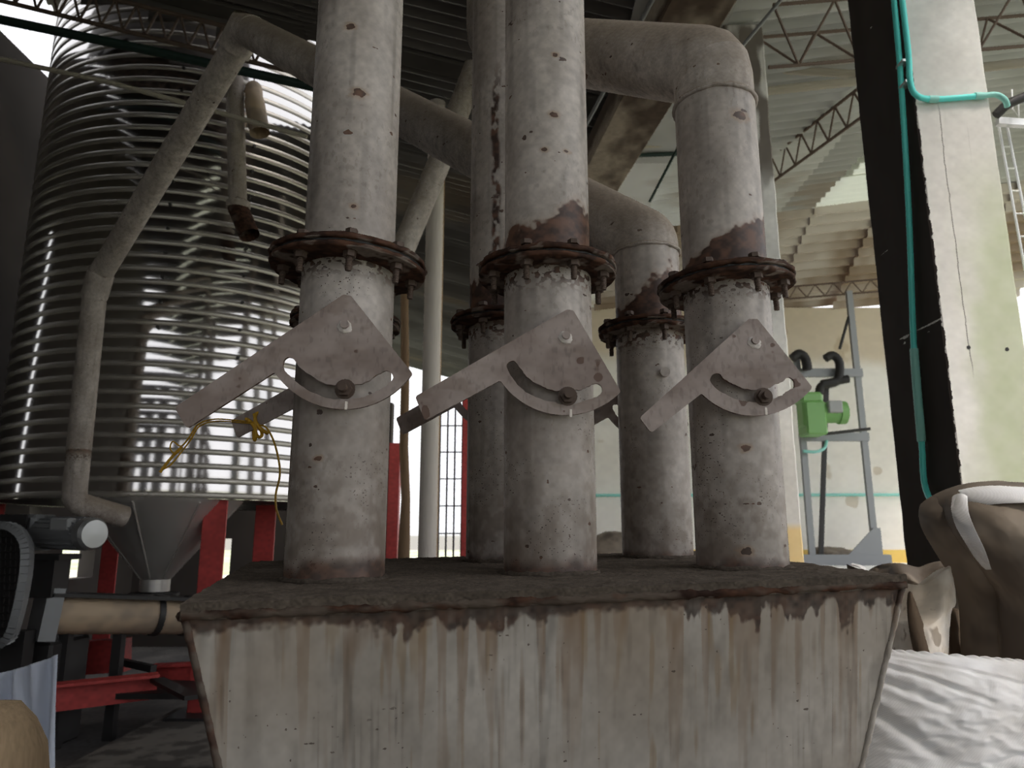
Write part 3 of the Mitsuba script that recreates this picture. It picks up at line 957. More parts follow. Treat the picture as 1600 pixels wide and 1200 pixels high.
stand = thing('silo_stand', 'red painted steel stand of posts and beams under the silo', 'stand')
def red_post(px, py0, py1, Y, w):
    a, b = P(px, py1, Y), P(px, py0, Y)
    m = cat(bar([a[0], Y, .101], [a[0], Y, ZB - .002], w, .02, up=(0, 1, 0)), bar([a[0] - w / 2, Y + w / 2, .101], [a[0] - w / 2, Y + w / 2, ZB - .002], .02, w, up=(0, 1, 0)))
    return m
Yp = 6.25
obj('post', red_post(308, 790, 1165, Yp, .19), 'red_paint', stand)
obj('post', red_post(392, 790, 1165, 7.3, .19), 'red_paint', stand)
obj('post', red_post(-60, 790, 1165, 7.0, .19), 'red_paint', stand)
obj('post', red_post(140, 790, 1165, 8.9, .19), 'red_paint', stand)
p0 = P(308, 1165, Yp)
obj('foot_plate', box([p0[0] - .2, Yp - .2, .10], [p0[0] + .2, Yp + .25, .12]), 'dark_steel', stand)
obj('beam', cat(bar(P(80, 1093, 5.55), P(245, 1073, 5.9), .02, .17), bar(P(80, 1071, 5.5), P(248, 1054, 5.85), .14, .02)), 'red_paint', stand)
obj('beam', cat(bar(P(238, 1052, 6.3), P(322, 1047, Yp), .02, .14), bar(P(238, 1040, 6.28), P(322, 1036, Yp), .12, .02)), 'red_paint', stand)
obj('beam', bar(P(245, 1062, 5.9), P(300, 1090, 5.3), .1, .03), 'dark_steel', stand)
obj('beam', bar(P(92, 1030, 6.4), P(200, 1022, 6.4), .12, .26), 'red_paint', stand)
obj('brace', bar(P(180, 1032, 6.3), P(240, 1045, 6.0), .05, .05), 'dark_steel', stand)
single('footing', box([-2.78, 4.9, 0], [-1.6, 6.55, .10], .015), 'dark_concrete', 'low rough concrete pad under the front red post', 'footing')

# screw conveyor, gear motor and belt guard under the silo
conv = thing('screw_conveyor', 'tan screw conveyor tube lying below the silo cone', 'conveyor')
c0, c1 = P(70, 958, 5.55), P(296, 962, 6.3)
cd = (c1 - c0) / np.linalg.norm(c1 - c0)
obj('trough', tube([c0, c1 + cd * .5], .145, 40), 'trough_paint', conv, 40)
obj('lid', bar(c0 + [0, 0, .135], c1 + cd * .5 + [0, 0, .135], .36, .025), 'dark_steel', conv)
obj('end_plate', bar(c0 - cd * .05, c0 + cd * .06, .33, .36), 'grey_steel', conv)
for s in (.72, .95):
    q = c0 + (c1 - c0) * s
    obj('band', tube([q, q + cd * .045], .158, 40), 'dark_steel', conv, 30)
obj('spout', lathe([(.13, 0), (.13, .24), (.2, .24), (.2, .27), (.0, .27)], 32, (CA[0], CA[1], CA[2] - .38)), 'dark_steel', conv, 30)
for s in (.15, .5):
    q = c0 + (c1 - c0) * s
    obj('leg', bar([q[0], q[1], 0], [q[0], q[1], q[2] - .12], .07, .07), 'dark_steel', conv)
gm = thing('gear_motor', 'grey finned gear motor with a bright end cap on the conveyor', 'motor')
m0, m1 = P(68, 832, 5.5), P(138, 834, 5.25)
md = (m1 - m0) / np.linalg.norm(m1 - m0)
obj('body', tube([m0, m1], .105, 32), 'grey_steel', gm, 40)
x_, y_, _ = frame(md)
for k in range(18):
    a = 2 * math.pi * k / 18
    o = (math.cos(a) * x_ + math.sin(a) * y_) * .108
    obj('fin', bar(m0 + o + md * .03, m1 + o - md * .03, .007, .02, up=o), 'grey_steel', gm)
obj('fan_cover', tube([m1 - md * .02, m1 + md * .05, m1 + md * .075, m1 + md * .08], [.112, .112, .095, .0], 36), 'alu', gm, 30)
obj('terminal_box', bar(m0 * .6 + m1 * .4 + [0, -.09, .06], m0 * .2 + m1 * .8 + [0, -.09, .06], .07, .09, bevel=.01), 'pale_grey_paint', gm)
obj('gearbox', bar(m0 - md * .22, m0 + md * .02, .20, .26, bevel=.03), 'grey_steel', gm)
g0 = P(78, 870, 5.5)
obj('pedestal', cat(box(g0 - [.10, .10, .28], g0 + [.10, .10, .02]), box(g0 - [.15, .14, .02], g0 + [.15, .14, .02])), 'dark_steel', gm)
guard = thing('belt_guard', 'grey-rimmed belt guard with black wire mesh at the left edge', 'guard')
gp = [P(-40, 830, 5.2), P(10, 822, 5.15), P(38, 842, 5.12), P(42, 885, 5.1), P(28, 960, 5.1), P(10, 1000, 5.12), P(-30, 1010, 5.2)]
path = smooth_path(gp, 6)
obj('rim', cat(*[bar(path[i], path[i + 1], .05, .16, up=(0.4, -1, 0)) for i in range(len(path) - 1)]), 'grey_steel', guard)
for k in range(9):
    obj('mesh_wire', tube([P(-30 + 8 * k, 826 + abs(k - 4) * 3, 5.16), P(-34 + 8 * k - 2, 1000 - k * 4, 5.16)], .005, 5), 'rubber', guard)
for k in range(14):
    obj('mesh_wire', tube([P(-40, 838 + 12 * k, 5.17), P(38 - max(0, k - 6) * 2, 838 + 12 * k, 5.13)], .005, 5), 'rubber', guard)
obj('back_plate', bar(P(-60, 905, 5.36), P(30, 905, 5.36), .02, .9, up=(0, 0, 1)), 'rubber', guard)
obj('stand', bar(P(20, 985, 5.35) * [1, 1, 0], P(20, 985, 5.35), .25, .12), 'dark_steel', guard)

# dark machine base and drive housing left of the cloth
base = thing('machine_base', 'dark steel machine base below the screw conveyor', 'machine base')
q = P(60, 1020, 5.6)
obj('body', box([q[0] - .5, 5.5, 0], [q[0] + .15, 6.0, q[2] + .08], .02), 'dark_steel', base)
obj('shelf', box([q[0] + .15, 5.75, .32], [q[0] + 1.1, 6.3, .36]), 'dark_steel', base)

# inlet pipes on the silo wall
sp = thing('spout_pipe', 'slim grey pipe ending in a bent spout against the silo wall', 'pipe')
sa, sb, sc_ = P(362, -40, 5.84), P(372, 325, 5.84), P(390, 368, 5.80)
obj('pipe', tube([sa, sb], .075, 32), 'dusty_pipe', sp, 40)
obj('spout', tube(bend([sb + [0, 0, .06], sb, sc_], [0, .05, 0], 4), .085, 32, cap=False), 'rust', sp, 40)
obj('collar', tube([sb + [0, 0, .05], sb + [0, 0, -.01]], .098, 32), 'dusty_pipe', sp, 30)
sp2 = thing('inlet_hood', 'small brownish bent spout hung on the upper silo wall', 'spout')
obj('hood', tube(smooth_path([P(390, 150, 5.95), P(396, 140, 5.92), P(398, 160, 5.84), P(406, 208, 5.82)], 5), [.06] * 5 + [.075] * 5 + [.085] * 6, 24, cap=False), 'trough_paint', sp2, 40)
obj('hook', tube([P(396, 142, 5.9), P(398, 112, 5.9)], .006, 6), 'rod_steel', sp2)

# ------------------------------------------------------------------ eave truss, gutter pipe and conduit on the left
def joist(key, a, b, depth, n, rc, rw, bsdf, up=np.array([0, 0, 1.0]), tri=0.0, side=None):
    a, b = np.asarray(a, float), np.asarray(b, float)
    d = (b - a) / np.linalg.norm(b - a)
    side = np.cross(d, up) if side is None else side
    tops = [a + side * tri, a - side * tri] if tri else [a]
    for q in tops:
        obj('top_chord', tube([q, q + (b - a)], rc, 8), bsdf, key, 30)
    lo = -up * depth
    obj('bottom_chord', tube([a + lo, b + lo], rc, 8), bsdf, key, 30)
    for q in tops:
        for k in range(n):
            s0, s1, s2 = k / n, (k + .5) / n, (k + 1) / n
            obj('web_rod', tube([q + (b - a) * s0, a + (b - a) * s1 + lo], rw, 6), bsdf, key)
            obj('web_rod', tube([a + (b - a) * s1 + lo, q + (b - a) * s2], rw, 6), bsdf, key)


tr = thing('roof_truss', 'dark lattice truss along the roof edge above the silo', 'truss')
ta, tb = P(-60, -14, 5.45), P(520, 128, 5.45)
hh = np.array([0, 0, .27])
joist(tr, ta + hh, tb + hh, .27, 17, .020, .011, 'rod_steel')
single('gutter_pipe', tube([P(-60, 18, 5.38), P(230, 78, 5.38), P(500, 138, 5.38)], .038, 16), 'dark_green', 'dark green pipe running along the lattice truss in front of the silo', 'pipe', 40)
single('conduit', tube([P(-20, 88, 5.2), P(170, 128, 5.3), P(480, 214, 5.5)], .020, 10), 'rod_pale', 'thin brownish conduit slanting across the upper silo', 'conduit', 40)
# second dark truss further in front
tr2 = thing('roof_truss', 'dark lattice truss under the roof sheets right of the gap behind the pipes', 'truss')
joist(tr2, [.38, -3, 4.80], [.38, 6.6, 4.80], .3, 30, .02, .010, 'dark_steel')

# ------------------------------------------------------------------ columns
c1k = thing('concrete_column', 'near concrete column, whitish front with green algae and a black side, on the right', 'column')
col = box([1.77, 2.92, 0], [2.10, 3.40, 5.0], .006)
col = col.subdivide_to_size(.06)
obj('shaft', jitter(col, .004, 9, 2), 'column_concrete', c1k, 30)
for (px, py) in ((1513, 543), (1573, 546)):
    c = P(px, py, 2.921)
    obj('drill_hole', tube([c + [0, .004, 0], c + [0, -.003, 0]], .008, 12), 'rubber', c1k)
c2k = thing('concrete_column', 'far concrete column with a sooty top and yellow foot behind the right valve pipe', 'column')
col = box([1.435, 4.4, 0], [1.70, 4.72, 4.9], .008).subdivide_to_size(.08)
obj('shaft', jitter(col, .006, 9, 4), 'column_concrete', c2k, 30)

# teal conduits on the black side of the near column
CX = 1.77


def on_side(px, py, off=.018):
    q = PX(px, py, CX - off)
    return q


td = thing('conduit', 'bright teal plastic conduit running down the black side of the near column', 'conduit')
pts = [on_side(1393, -40), on_side(1407, 115), on_side(1420, 330), on_side(1428, 545), on_side(1440, 690), on_side(1444, 752), on_side(1456, 785, .05), on_side(1476, 806, .06)]
obj('tube', tube(smooth_path(pts, 5), .0125, 14), 'teal_plastic', td, 40)
obj('sleeve', tube([pts[3], (pts[3] + pts[4]) / 2 + [-.001, 0, 0], pts[4]], .0175, 14), 'teal_faded', td, 30)
for (px, py) in ((1409, 100), (1414, 132)):
    q = on_side(px, py)
    obj('clip', box(q - [.012, .03, .006], q + [.02, .03, .006]), 'galvanised', td)
td2 = thing('conduit', 'second teal conduit bending across the near column face towards the cable tray', 'conduit')
Yf = 2.92 - .016
pts = [on_side(1405, -40, .02), on_side(1419, 80, .02), P(1422, 126, 2.885), P(1431, 148, 2.89), P(1458, 155, Yf), P(1530, 150, Yf), P(1556, 148, Yf), P(1570, 156, Yf), P(1574, 166, Yf + .02)]
pts = [np.array([CX - .02, q[1], q[2]]) if k < 2 else q for k, q in enumerate(pts)]
pp = smooth_path(pts, 5)
obj('tube', tube(pp[:26], .0125, 14), 'teal_plastic', td2, 40)
obj('tube', tube(pp[25:], .0122, 14), 'teal_faded', td2, 40)
for q in (pts[4], pts[5]):
    obj('coupling', tube([q - [.02, 0, 0], q + [.02, 0, 0]], .0155, 14), 'teal_faded', td2, 30)

# wire cable tray to the right of the column
tray = thing('cable_tray', 'galvanised wire cable tray beside the near column at the right edge', 'cable tray')
ra, rb, rc_, rd = P(1560, 195, 3.3), P(1612, 480, 3.3), P(1573, 195, 3.3), P(1630, 480, 3.3)
obj('rail', tube([ra, rb], .006, 8), 'galvanised', tray)
obj('rail', tube([rc_, rd], .006, 8), 'galvanised', tray)
for k in range(9):
    s = k / 8
    obj('rung', tube([ra + (rb - ra) * s, rc_ + (rd - rc_) * s], .004, 6), 'galvanised', tray)
obj('bracket', bar(P(1558, 190, 3.25), P(1640, 196, 3.25), .03, .035), 'galvanised', tray)
obj('bracket', tube([P(1581, 140, 3.2), P(1582, 170, 3.2), P(1592, 182, 3.2), P(1591, 160, 3.2), P(1610, 158, 3.2)], .004, 6), 'galvanised', tray)
single('cable_bundle', tube(smooth_path([P(1556, 180, 3.12), P(1575, 163, 3.1), P(1605, 150, 3.1), P(1660, 130, 3.1)], 5), .022, 12), 'rubber', 'dark bundle of cables leaving the near column to the right', 'cables', 40)

# ------------------------------------------------------------------ roof joists on the right
j1 = thing('lattice_joist', 'rusty triangular lattice joist under the roof between the two concrete columns', 'joist')
joist(j1, P(1195, 34, 4.3), P(1750, -12, 4.3), .34, 6, .012, .0085, 'rod_steel', tri=.16)
j2 = thing('lattice_joist', 'rusty lattice joist slanting away under the right roof beyond the far column', 'joist')
joist(j2, P(1205, 245, 6.6), P(1400, 92, 5.0), .26, 7, .014, .009, 'rod_steel')
single('roof_pipe', tube([P(1195, 108, 5.2), P(1345, 116, 5.0)], .030, 12), 'rod_pale', 'pale pipe under the right roof close to the lattice joist', 'pipe', 40)
single('roof_pipe', tube([P(1200, 142, 5.0), P(1600, 98, 4.6)], .032, 12), 'rod_pale', 'long greenish-grey pipe crossing behind the near column under the roof', 'pipe', 40)
single('tie_rod', tube([P(1140, 96, 3.9), P(1245, -30, 3.6)], .011, 10), 'grey_steel', 'thin grey rod slanting up in front of the far column top', 'rod', 40)
single('tie_rod', tube([P(1015, 315, 6.2), P(1062, 225, 5.6)], .012, 10), 'dark_green', 'dark green rod slanting behind the two elbow pipes', 'rod', 40)
single('tie_rod', tube([P(905, 215, 5.0), P(1030, -20, 3.7)], .014, 10), 'grey_steel', 'thin rod slanting up under the dark roof behind the middle pipe', 'rod', 40)
single('roof_pipe', tube([P(905, 238, 6.0), P(990, 230, 6.0), P(1070, 222, 6.0)], .024, 12), 'rod_pale', 'dusty horizontal pipe behind the right elbow', 'pipe', 40)
single('roof_pipe', tube([P(905, 246, 6.1), P(1070, 240, 6.1)], .018, 12), 'dark_green', 'dark pipe just below the dusty pipe behind the right elbow', 'pipe', 40)
j3 = thing('lattice_joist', 'thin lattice joist under the brown lean-to roof above the cream wall', 'joist')
joist(j3, P(1190, 452, 9.1), P(1420, 432, 8.6), .16, 8, .012, .008, 'rod_steel')

# ------------------------------------------------------------------ poles and bright yard behind the pipes
single('pole', tube([[P(667, 880, 6.0)[0], 6.0, 0], [P(667, 880, 6.0)[0], 6.0, 5.32]], .074, 24), 'pole_paint', 'pale round pole behind the gap left of the middle pipes', 'pole', 40)
wp = [[P(631, 870, 7.2)[0], 7.2, 0]] + [P(x, y, 7.2) for x, y in ((631, 860), (634, 780), (631, 700), (633, 600), (632, 460))]
single('wooden_post', tube(wp, [.05, .058, .045, .045, .043, .04], 12), 'wood', 'crooked brown wooden post beside the pale pole', 'post', 40)
single('red_post', bar([P(615, 800, 9.0)[0], 9.0, 0], [P(615, 800, 9.0)[0], 9.0, 2.6], .13, .13), 'red_paint', 'red steel post in the bright yard next to the wooden post', 'post')
single('support_pipe', tube([P(742, 105, 5.0), P(690, 245, 5.0), P(617, 420, 5.0)], .085, 32), 'dusty_pipe', 'grey diagonal pipe between the sloping duct and the pale pole', 'pipe', 40)
single('roof_post', bar([P(690, 60, 7.0)[0], 7.0, 0], [P(690, 60, 7.0)[0], 7.0, 5.2], .12, .12), 'wood', 'dark reddish roof post behind the sloping duct', 'post')
gr = thing('window_grille', 'dark wire grille with a red frame in the bright opening behind the pipes', 'grille')
Yg = 9.4
for px in (684, 696, 708, 720):
    obj('bar', tube([[P(px, 880, Yg)[0], Yg, .0 + .4], [P(px, 880, Yg)[0], Yg, 3.3]], .012, 6), 'dark_steel', gr)
for k in range(9):
    z = .5 + .34 * k
    obj('rail', tube([[P(682, 880, Yg)[0], Yg, z], [P(730, 880, Yg)[0], Yg, z]], .010, 6), 'dark_steel', gr)
obj('frame', bar([P(727, 880, Yg)[0], Yg, 0], [P(727, 880, Yg)[0], Yg, 3.4], .10, .10), 'red_paint', gr)
obj('frame', bar([P(682, 700, Yg)[0], Yg, 3.35], [P(732, 700, Yg)[0], Yg, 3.35], .08, .1), 'red_paint', gr)

# ------------------------------------------------------------------ hoist frame with green motor on the platform
hf = thing('hoist_frame', 'tall blue-grey ladder-like steel frame standing before the cream wall', 'frame')
Yh = 8.7
zf = 1.16
xa, xb = P(1262, 880, Yh)[0], P(1352, 870, Yh)[0]
xa1, xb1 = P(1245, 570, Yh)[0], P(1326, 455, Yh)[0]
zt = P(1326, 455, Yh)[2]
xb = xb1 + .02
obj('rail', bar([xa1, Yh, zf], [xa1, Yh, P(1245, 560, Yh)[2]], .07, .05), 'grey_steel', hf)
obj('rail', bar([xb, Yh, zf], [xb1, Yh, zt], .07, .05), 'grey_steel', hf)
for py, th in ((583, .10), (683, .10)):
    z = P(1300, py, Yh)[2]
    obj('crossbar', bar([xa1 - .04, Yh - .01, z], [xb + .04, Yh - .01, z], .06, th), 'grey_steel', hf)
obj('base_bar', box([xa1 - .15, Yh - .06, zf], [xb + .15, Yh + .06, zf + .12]), 'grey_steel', hf)
gs = Polygon([(xb - .33, zf + .12), (xb + .06, zf + .12), (xb + .06, zf + .42), (xb - .02, zf + .42)])
m = trimesh.creation.extrude_polygon(gs, .02)
m.apply_transform(np.array([[1, 0, 0, 0], [0, 0, -1, Yh - .03], [0, 1, 0, 0], [0, 0, 0, 1.0]]))
obj('gusset', m, 'grey_steel', hf)
obj('brace', bar([xa1 + .12, Yh + .05, zf + .1], [xa1 + .36, Yh + .05, P(1290, 600, Yh)[2]], .05, .04), 'dark_steel', hf)
obj('tie', tube([P(1312, 545, Yh), P(1326, 495, Yh)], .018, 8), 'dark_steel', hf)
gmo = thing('green_motor', 'small green geared motor on the hoist frame by the cream wall', 'motor')
z = P(1270, 680, Yh)[2]
g1 = P(1268, 648, Yh - .20)
obj('gearbox', cat(box(g1 - [.14, .12, .16], g1 + [.11, .1, .20], .03), box(g1 - [.16, .14, -.12], g1 + [.10, .12, .25], .03), box(g1 - [.12, .14, .25], g1 + [.12, .14, .14], .02)), 'green_paint', gmo)
obj('motor_body', tube([g1 + [.08, 0, .02], g1 + [.36, -.02, .02]], .12, 28), 'green_paint', gmo, 40)
obj('fan_cover', tube([g1 + [.30, -.02, .02], g1 + [.38, -.02, .02], g1 + [.40, -.02, .02]], [.135, .135, .08], 28), 'green_paint', gmo, 30)
obj('terminal_box', box(g1 + [.14, -.17, .0], g1 + [.30, -.08, .14], .01), 'pale_grey_paint', gmo)
obj('lever_arm', tube([g1 + [.1, -.1, -.24], g1 + [.62, -.1, -.18]], .018, 8), 'dark_steel', gmo)
for k, (px, nm) in enumerate(((1250, 'black rubber belt hook at the left of the hoist frame'), (1302, 'black rubber belt looped over the top bar of the hoist frame'))):
    hk = thing('belt_hook', nm, 'belt')
    if k == 0:
        obj('strip', tube(smooth_path([P(1238, 560, Yh - .12), P(1248, 553, Yh - .12), P(1258, 560, Yh - .12), P(1262, 578, Yh - .12)], 5), .055, 10), 'rubber', hk, 40)
    else:
        obj('strip', tube(smooth_path([P(1290, 560, Yh - .12), P(1300, 555, Yh - .12), P(1310, 563, Yh - .12), P(1312, 580, Yh - .12), P(1306, 597, Yh - .12), P(1284, 603, Yh - .12), P(1280, 615, Yh - .12)], 5), .05, 10), 'rubber', hk, 40)
        obj('strip', tube([P(1284, 600, Yh - .12), P(1325, 592, Yh - .12)], .05, 10), 'rubber', hk, 40)
single('hose', tube(smooth_path([P(1255, 705, Yh - .10), P(1275, 706, Yh - .10), P(1288, 700, Yh - .06), P(1292, 688, Yh - .06)], 6), .018, 10), 'teal_faded', 'short green hose looped under the green motor', 'hose', 40)
single('wall_cable', tube([P(905, 774, 9.47), P(1430, 773, 9.47)], .018, 8), 'teal_faded', 'thin green cable running level along the cream wall', 'cable', 40)
single('rubble', jitter(trimesh.creation.icosphere(3, 1.0).apply_transform(np.diag([.28, .2, .10, 1])).apply_translation(P(1300, 868, 9.15) + [0, 0, 0]), .06, 5, 3), 'paper_brown', 'crumpled brown sack lying behind the hoist frame foot', 'sack', 40)
single('sand_heap', jitter(trimesh.creation.icosphere(3, 1.0).apply_transform(np.diag([.40, .3, .22, 1])).apply_translation(P(962, 862, 8.6)), .06, 4, 5), 'paper_brown', 'low brown heap seen between the middle and back pipes', 'heap', 40)
struct('floor_dock', box([.0, 6.8, 0], [1.9, 9.5, 1.13], .01), 'concrete')

# ------------------------------------------------------------------ sacks on the right
def closed_sack(c, w, h, t, rx, ry, rz, seed, crimp=.012):
    """a filled woven sack with a sewn top seam; width w, height h, thickness t"""
    nu, nv = 190, 190
    u, v = np.meshgrid(np.linspace(-1, 1, nu), np.linspace(-1, 1, nv))
    fat = np.clip(1 - np.abs(u) ** 3.2, 0, 1) ** .55 * np.clip(1 - np.abs(v) ** 4.0, 0, 1) ** .6
    q = np.stack([u * 2.2, v * 2.2, np.full_like(u, seed * 3.7)], -1).reshape(-1, 3)
    fold = (meshkit.fbm(q * 1.1) - .5).reshape(u.shape) * .16 + (meshkit.fbm(q * 7 + 9) - .5).reshape(u.shape) * .05 + (np.abs(meshkit.fbm(q * [2.2, 4, 1] + 3) - .5)).reshape(u.shape) * .16
    for (u0, v0, u1, v1, dp, wd) in ((-.98, .92, -.30, .55, .10, .022), (-.98, .80, -.50, .48, .14, .030), (-.85, .95, -.05, .70, .07, .018), (.25, .95, .5, .6, .05, .03), (-.95, .55, -.55, .1, .10, .035), (.75, .95, .9, .6, .05, .025)):
        tt = np.clip(((u - u0) * (u1 - u0) + (v - v0) * (v1 - v0)) / ((u1 - u0) ** 2 + (v1 - v0) ** 2), 0, 1)
        dd = np.hypot(u - u0 - tt * (u1 - u0), v - v0 - tt * (v1 - v0))
        fold = fold - dp * np.exp(-(dd / wd) ** 2) * (1 - tt * .6) + .5 * dp * np.exp(-((dd - 2 * wd) / wd) ** 2) * (1 - tt)
    rad = np.sin(np.arctan2(v - 1.1, u) * 15 + 3 * meshkit.fbm(q).reshape(u.shape)) * .010 * np.clip(v + .4, 0, 1.4)
    V = []
    for sgn in (1, -1):
        d = sgn * t / 2 * (fat * (1 + fold + rad))
        x = u * w / 2 * (1 - .10 * fat * np.abs(v)) 
        z = v * h / 2 + crimp * .45 * np.sin(u * 95 + 3 * np.sin(u * 9)) * np.clip((v - .93) / .07, 0, 1)
        V.append(np.stack([x, -d, z], -1).reshape(-1, 3))
    k = nu * nv
    g = np.arange(k).reshape(nv, nu)
    qd = np.stack([g[:-1, :-1], g[:-1, 1:], g[1:, 1:], g[1:, :-1]], -1).reshape(-1, 4)
    F = np.vstack([qd[:, [0, 1, 2]], qd[:, [0, 2, 3]], qd[:, [2, 1, 0]] + k, qd[:, [3, 2, 0]] + k])
    m = trimesh.Trimesh(np.vstack(V), F, process=False)
    R = trimesh.transformations.euler_matrix(rx, ry, rz)
    m.apply_transform(R)
    m.apply_translation(c)
    return m


def open_sack(c, rx_, ry_, h, seed, lean=(0, 0), flare=.25, folds=7, amp=.16, rim=.25, th=.0025, twist=0.0):
    """a slack sack standing open, the wavy mouth uppermost"""
    nu, nv = 200, 70
    a, s = np.meshgrid(np.linspace(0, 2 * np.pi, nu, endpoint=False), np.linspace(0, 1, nv))
    q = np.stack([np.cos(a) * 1.3, np.sin(a) * 1.3, s * 1.2 + seed * 5.3], -1).reshape(-1, 3)
    n1 = (meshkit.fbm(q * 1.3) - .5).reshape(a.shape)
    n2 = (meshkit.fbm(q * 3.4 + 4) - .5).reshape(a.shape)
    rr = np.clip(s / .06, 0, 1) ** .5 * (1 + flare * s ** 2 + s ** 1.5 * amp * np.sin(folds * a + 5 * n1 + twist * s) + .35 * n1 * s + .22 * n2)
    x = rx_ * rr * np.cos(a) + lean[0] * s ** 1.5
    y = ry_ * rr * np.sin(a) + lean[1] * s ** 1.5
    z = h * s * (1 + rim * (n1 * 1.6 + .35 * np.sin(a * 3 + seed)) * s)
    V = np.stack([x, y, z], -1)
    k = nu * nv
    g = np.arange(k).reshape(nv, nu)
    g2 = np.roll(g, -1, 1)
    qd = np.stack([g[:-1], g2[:-1], g2[1:], g[1:]], -1).reshape(-1, 4)
    F = np.vstack([qd[:, [0, 1, 2]], qd[:, [0, 2, 3]]])
    m = trimesh.Trimesh(V.reshape(-1, 3) + c, F, process=False)
    inner = trimesh.Trimesh(m.vertices - m.vertex_normals * th, F[:, ::-1], process=False)
    return cat(m, inner)


def grid_sack(rows, depth, seed, wr=.010, freq=9.0, n=70):
    """a slack sack: its near side drawn by a grid of points, its far side bulging depth behind, closed at the edges"""
    from scipy.interpolate import RectBivariateSpline
    G = np.array([[P(*q) for q in r] for r in rows])
    a, b = np.linspace(0, 1, G.shape[0]), np.linspace(0, 1, G.shape[1])
    t = np.linspace(0, 1, n)
    S = np.stack([RectBivariateSpline(a, b, G[..., k], kx=min(2, len(a) - 1), ky=min(2, len(b) - 1))(t, t) for k in range(3)], -1)
    e = np.clip(np.minimum.outer(np.minimum(t, 1 - t), np.ones(n)) * 6, 0, 1) * np.clip(np.minimum(t, 1 - t) * 6, 0, 1)[None]
    q = S.reshape(-1, 3) * freq + seed * 3.1
    w = (np.abs(meshkit.fbm(q * [1, 1, .6]) - .5) * 2).reshape(n, n) - .25
    w2 = (meshkit.fbm(q * 3.1 + 7) - .5).reshape(n, n)
    S0 = S.copy()
    S[..., 1] += wr * 2.2 * w + wr * .8 * w2
    S[..., 2] += wr * .6 * w2
    B = S0.copy()
    B[..., 1] += .004 + depth * np.sqrt(e)
    g = np.arange(n * n).reshape(n, n)
    qd = np.stack([g[:-1, :-1], g[1:, :-1], g[1:, 1:], g[:-1, 1:]], -1).reshape(-1, 4)
    k = n * n
    loop = np.concatenate([g[0, :], g[1:, -1], g[-1, ::-1][1:], g[::-1, 0][1:-1]])
    l2 = np.roll(loop, -1)
    F = np.vstack([qd[:, [0, 1, 2]], qd[:, [0, 2, 3]], qd[:, [2, 1, 0]] + k, qd[:, [3, 2, 0]] + k, np.stack([loop, l2, l2 + k], 1), np.stack([loop, l2 + k, loop + k], 1)])
    return trimesh.Trimesh(np.vstack([S.reshape(-1, 3), B.reshape(-1, 3)]), F, process=False)


def strip(pts, w, seed=0):
    """a folded band of sacking along pts"""
    return jitter(tube(smooth_path(pts, 6), w, 10, flat=.35), w * .3, 40, seed)


single('white_sack', closed_sack(P(1618, 1240, 1.72), .80, .54, .40, -.32, .05, -.25, 1), 'sack_white', 'bulging white woven sack with a sewn top edge, lying right of the hopper', 'sack', 60)
single('white_sack', closed_sack(P(1352, 1262, 1.95), .26, .30, .20, -.2, .45, .1, 2), 'sack_white', 'smaller white sack peeping out between the hopper and the bulging white sack', 'sack', 60)
os_ = thing('open_sack', 'slack dusty white sack with a pointed corner and a dark brown crease', 'sack')
obj('body', grid_sack([[(1330, 905, 2.34), (1392, 905, 2.32), (1420, 912, 2.26), (1448, 912, 2.22), (1474, 892, 2.2), (1484, 884, 2.22)],
                       [(1330, 960, 2.36), (1384, 955, 2.30), (1420, 965, 2.20), (1452, 960, 2.16), (1478, 945, 2.16), (1493, 940, 2.22)],
                       [(1340, 1020, 2.36), (1388, 1010, 2.26), (1424, 1020, 2.16), (1452, 1020, 2.12), (1470, 1005, 2.14), (1484, 990, 2.2)],
                       [(1350, 1325, 2.34), (1400, 1325, 2.24), (1430, 1325, 2.18), (1450, 1325, 2.16), (1466, 1325, 2.16), (1474, 1315, 2.18)]], .14, 4, .008), 'sack_dirty', os_, 60)
obj('crease', grid_sack([[(1420, 926, 2.19), (1423, 924, 2.185), (1425, 928, 2.19)], [(1421, 975, 2.15), (1433, 975, 2.135), (1446, 985, 2.135)], [(1432, 1030, 2.13), (1446, 1030, 2.11), (1460, 1040, 2.115)]], .012, 5, .003, n=30), 'crease_brown', os_, 60, label='dark brown crease')
fl_ = thing('crumpled_sack', 'crumpled brown-grey sack slumped at the foot of the near column behind the hopper corner', 'sack')
obj('body', grid_sack([[(1325, 882, 2.75), (1372, 893, 2.72), (1400, 880, 2.66), (1440, 886, 2.62), (1478, 876, 2.6), (1520, 884, 2.6)],
                       [(1330, 905, 2.74), (1380, 915, 2.66), (1410, 902, 2.56), (1450, 915, 2.54), (1490, 905, 2.48), (1548, 922, 2.5)],
                       [(1335, 960, 2.72), (1385, 960, 2.64), (1420, 960, 2.58), (1460, 950, 2.56), (1500, 940, 2.52), (1530, 935, 2.52)],
                       [(1335, 1235, 2.7), (1385, 1240, 2.64), (1420, 1240, 2.6), (1460, 1245, 2.58), (1490, 1245, 2.56), (1515, 1245, 2.56)]], .16, 9, .022, 7.0), 'paper_brown', fl_, 60)
obj('white_edge', strip([P(1333, 882, 2.73), P(1346, 886, 2.70), P(1358, 897, 2.68)], .012, 2), 'sack_white', fl_, 60)
ps = thing('paper_sack', 'large brown paper sack with white folded edges at the right border below the near column', 'sack')
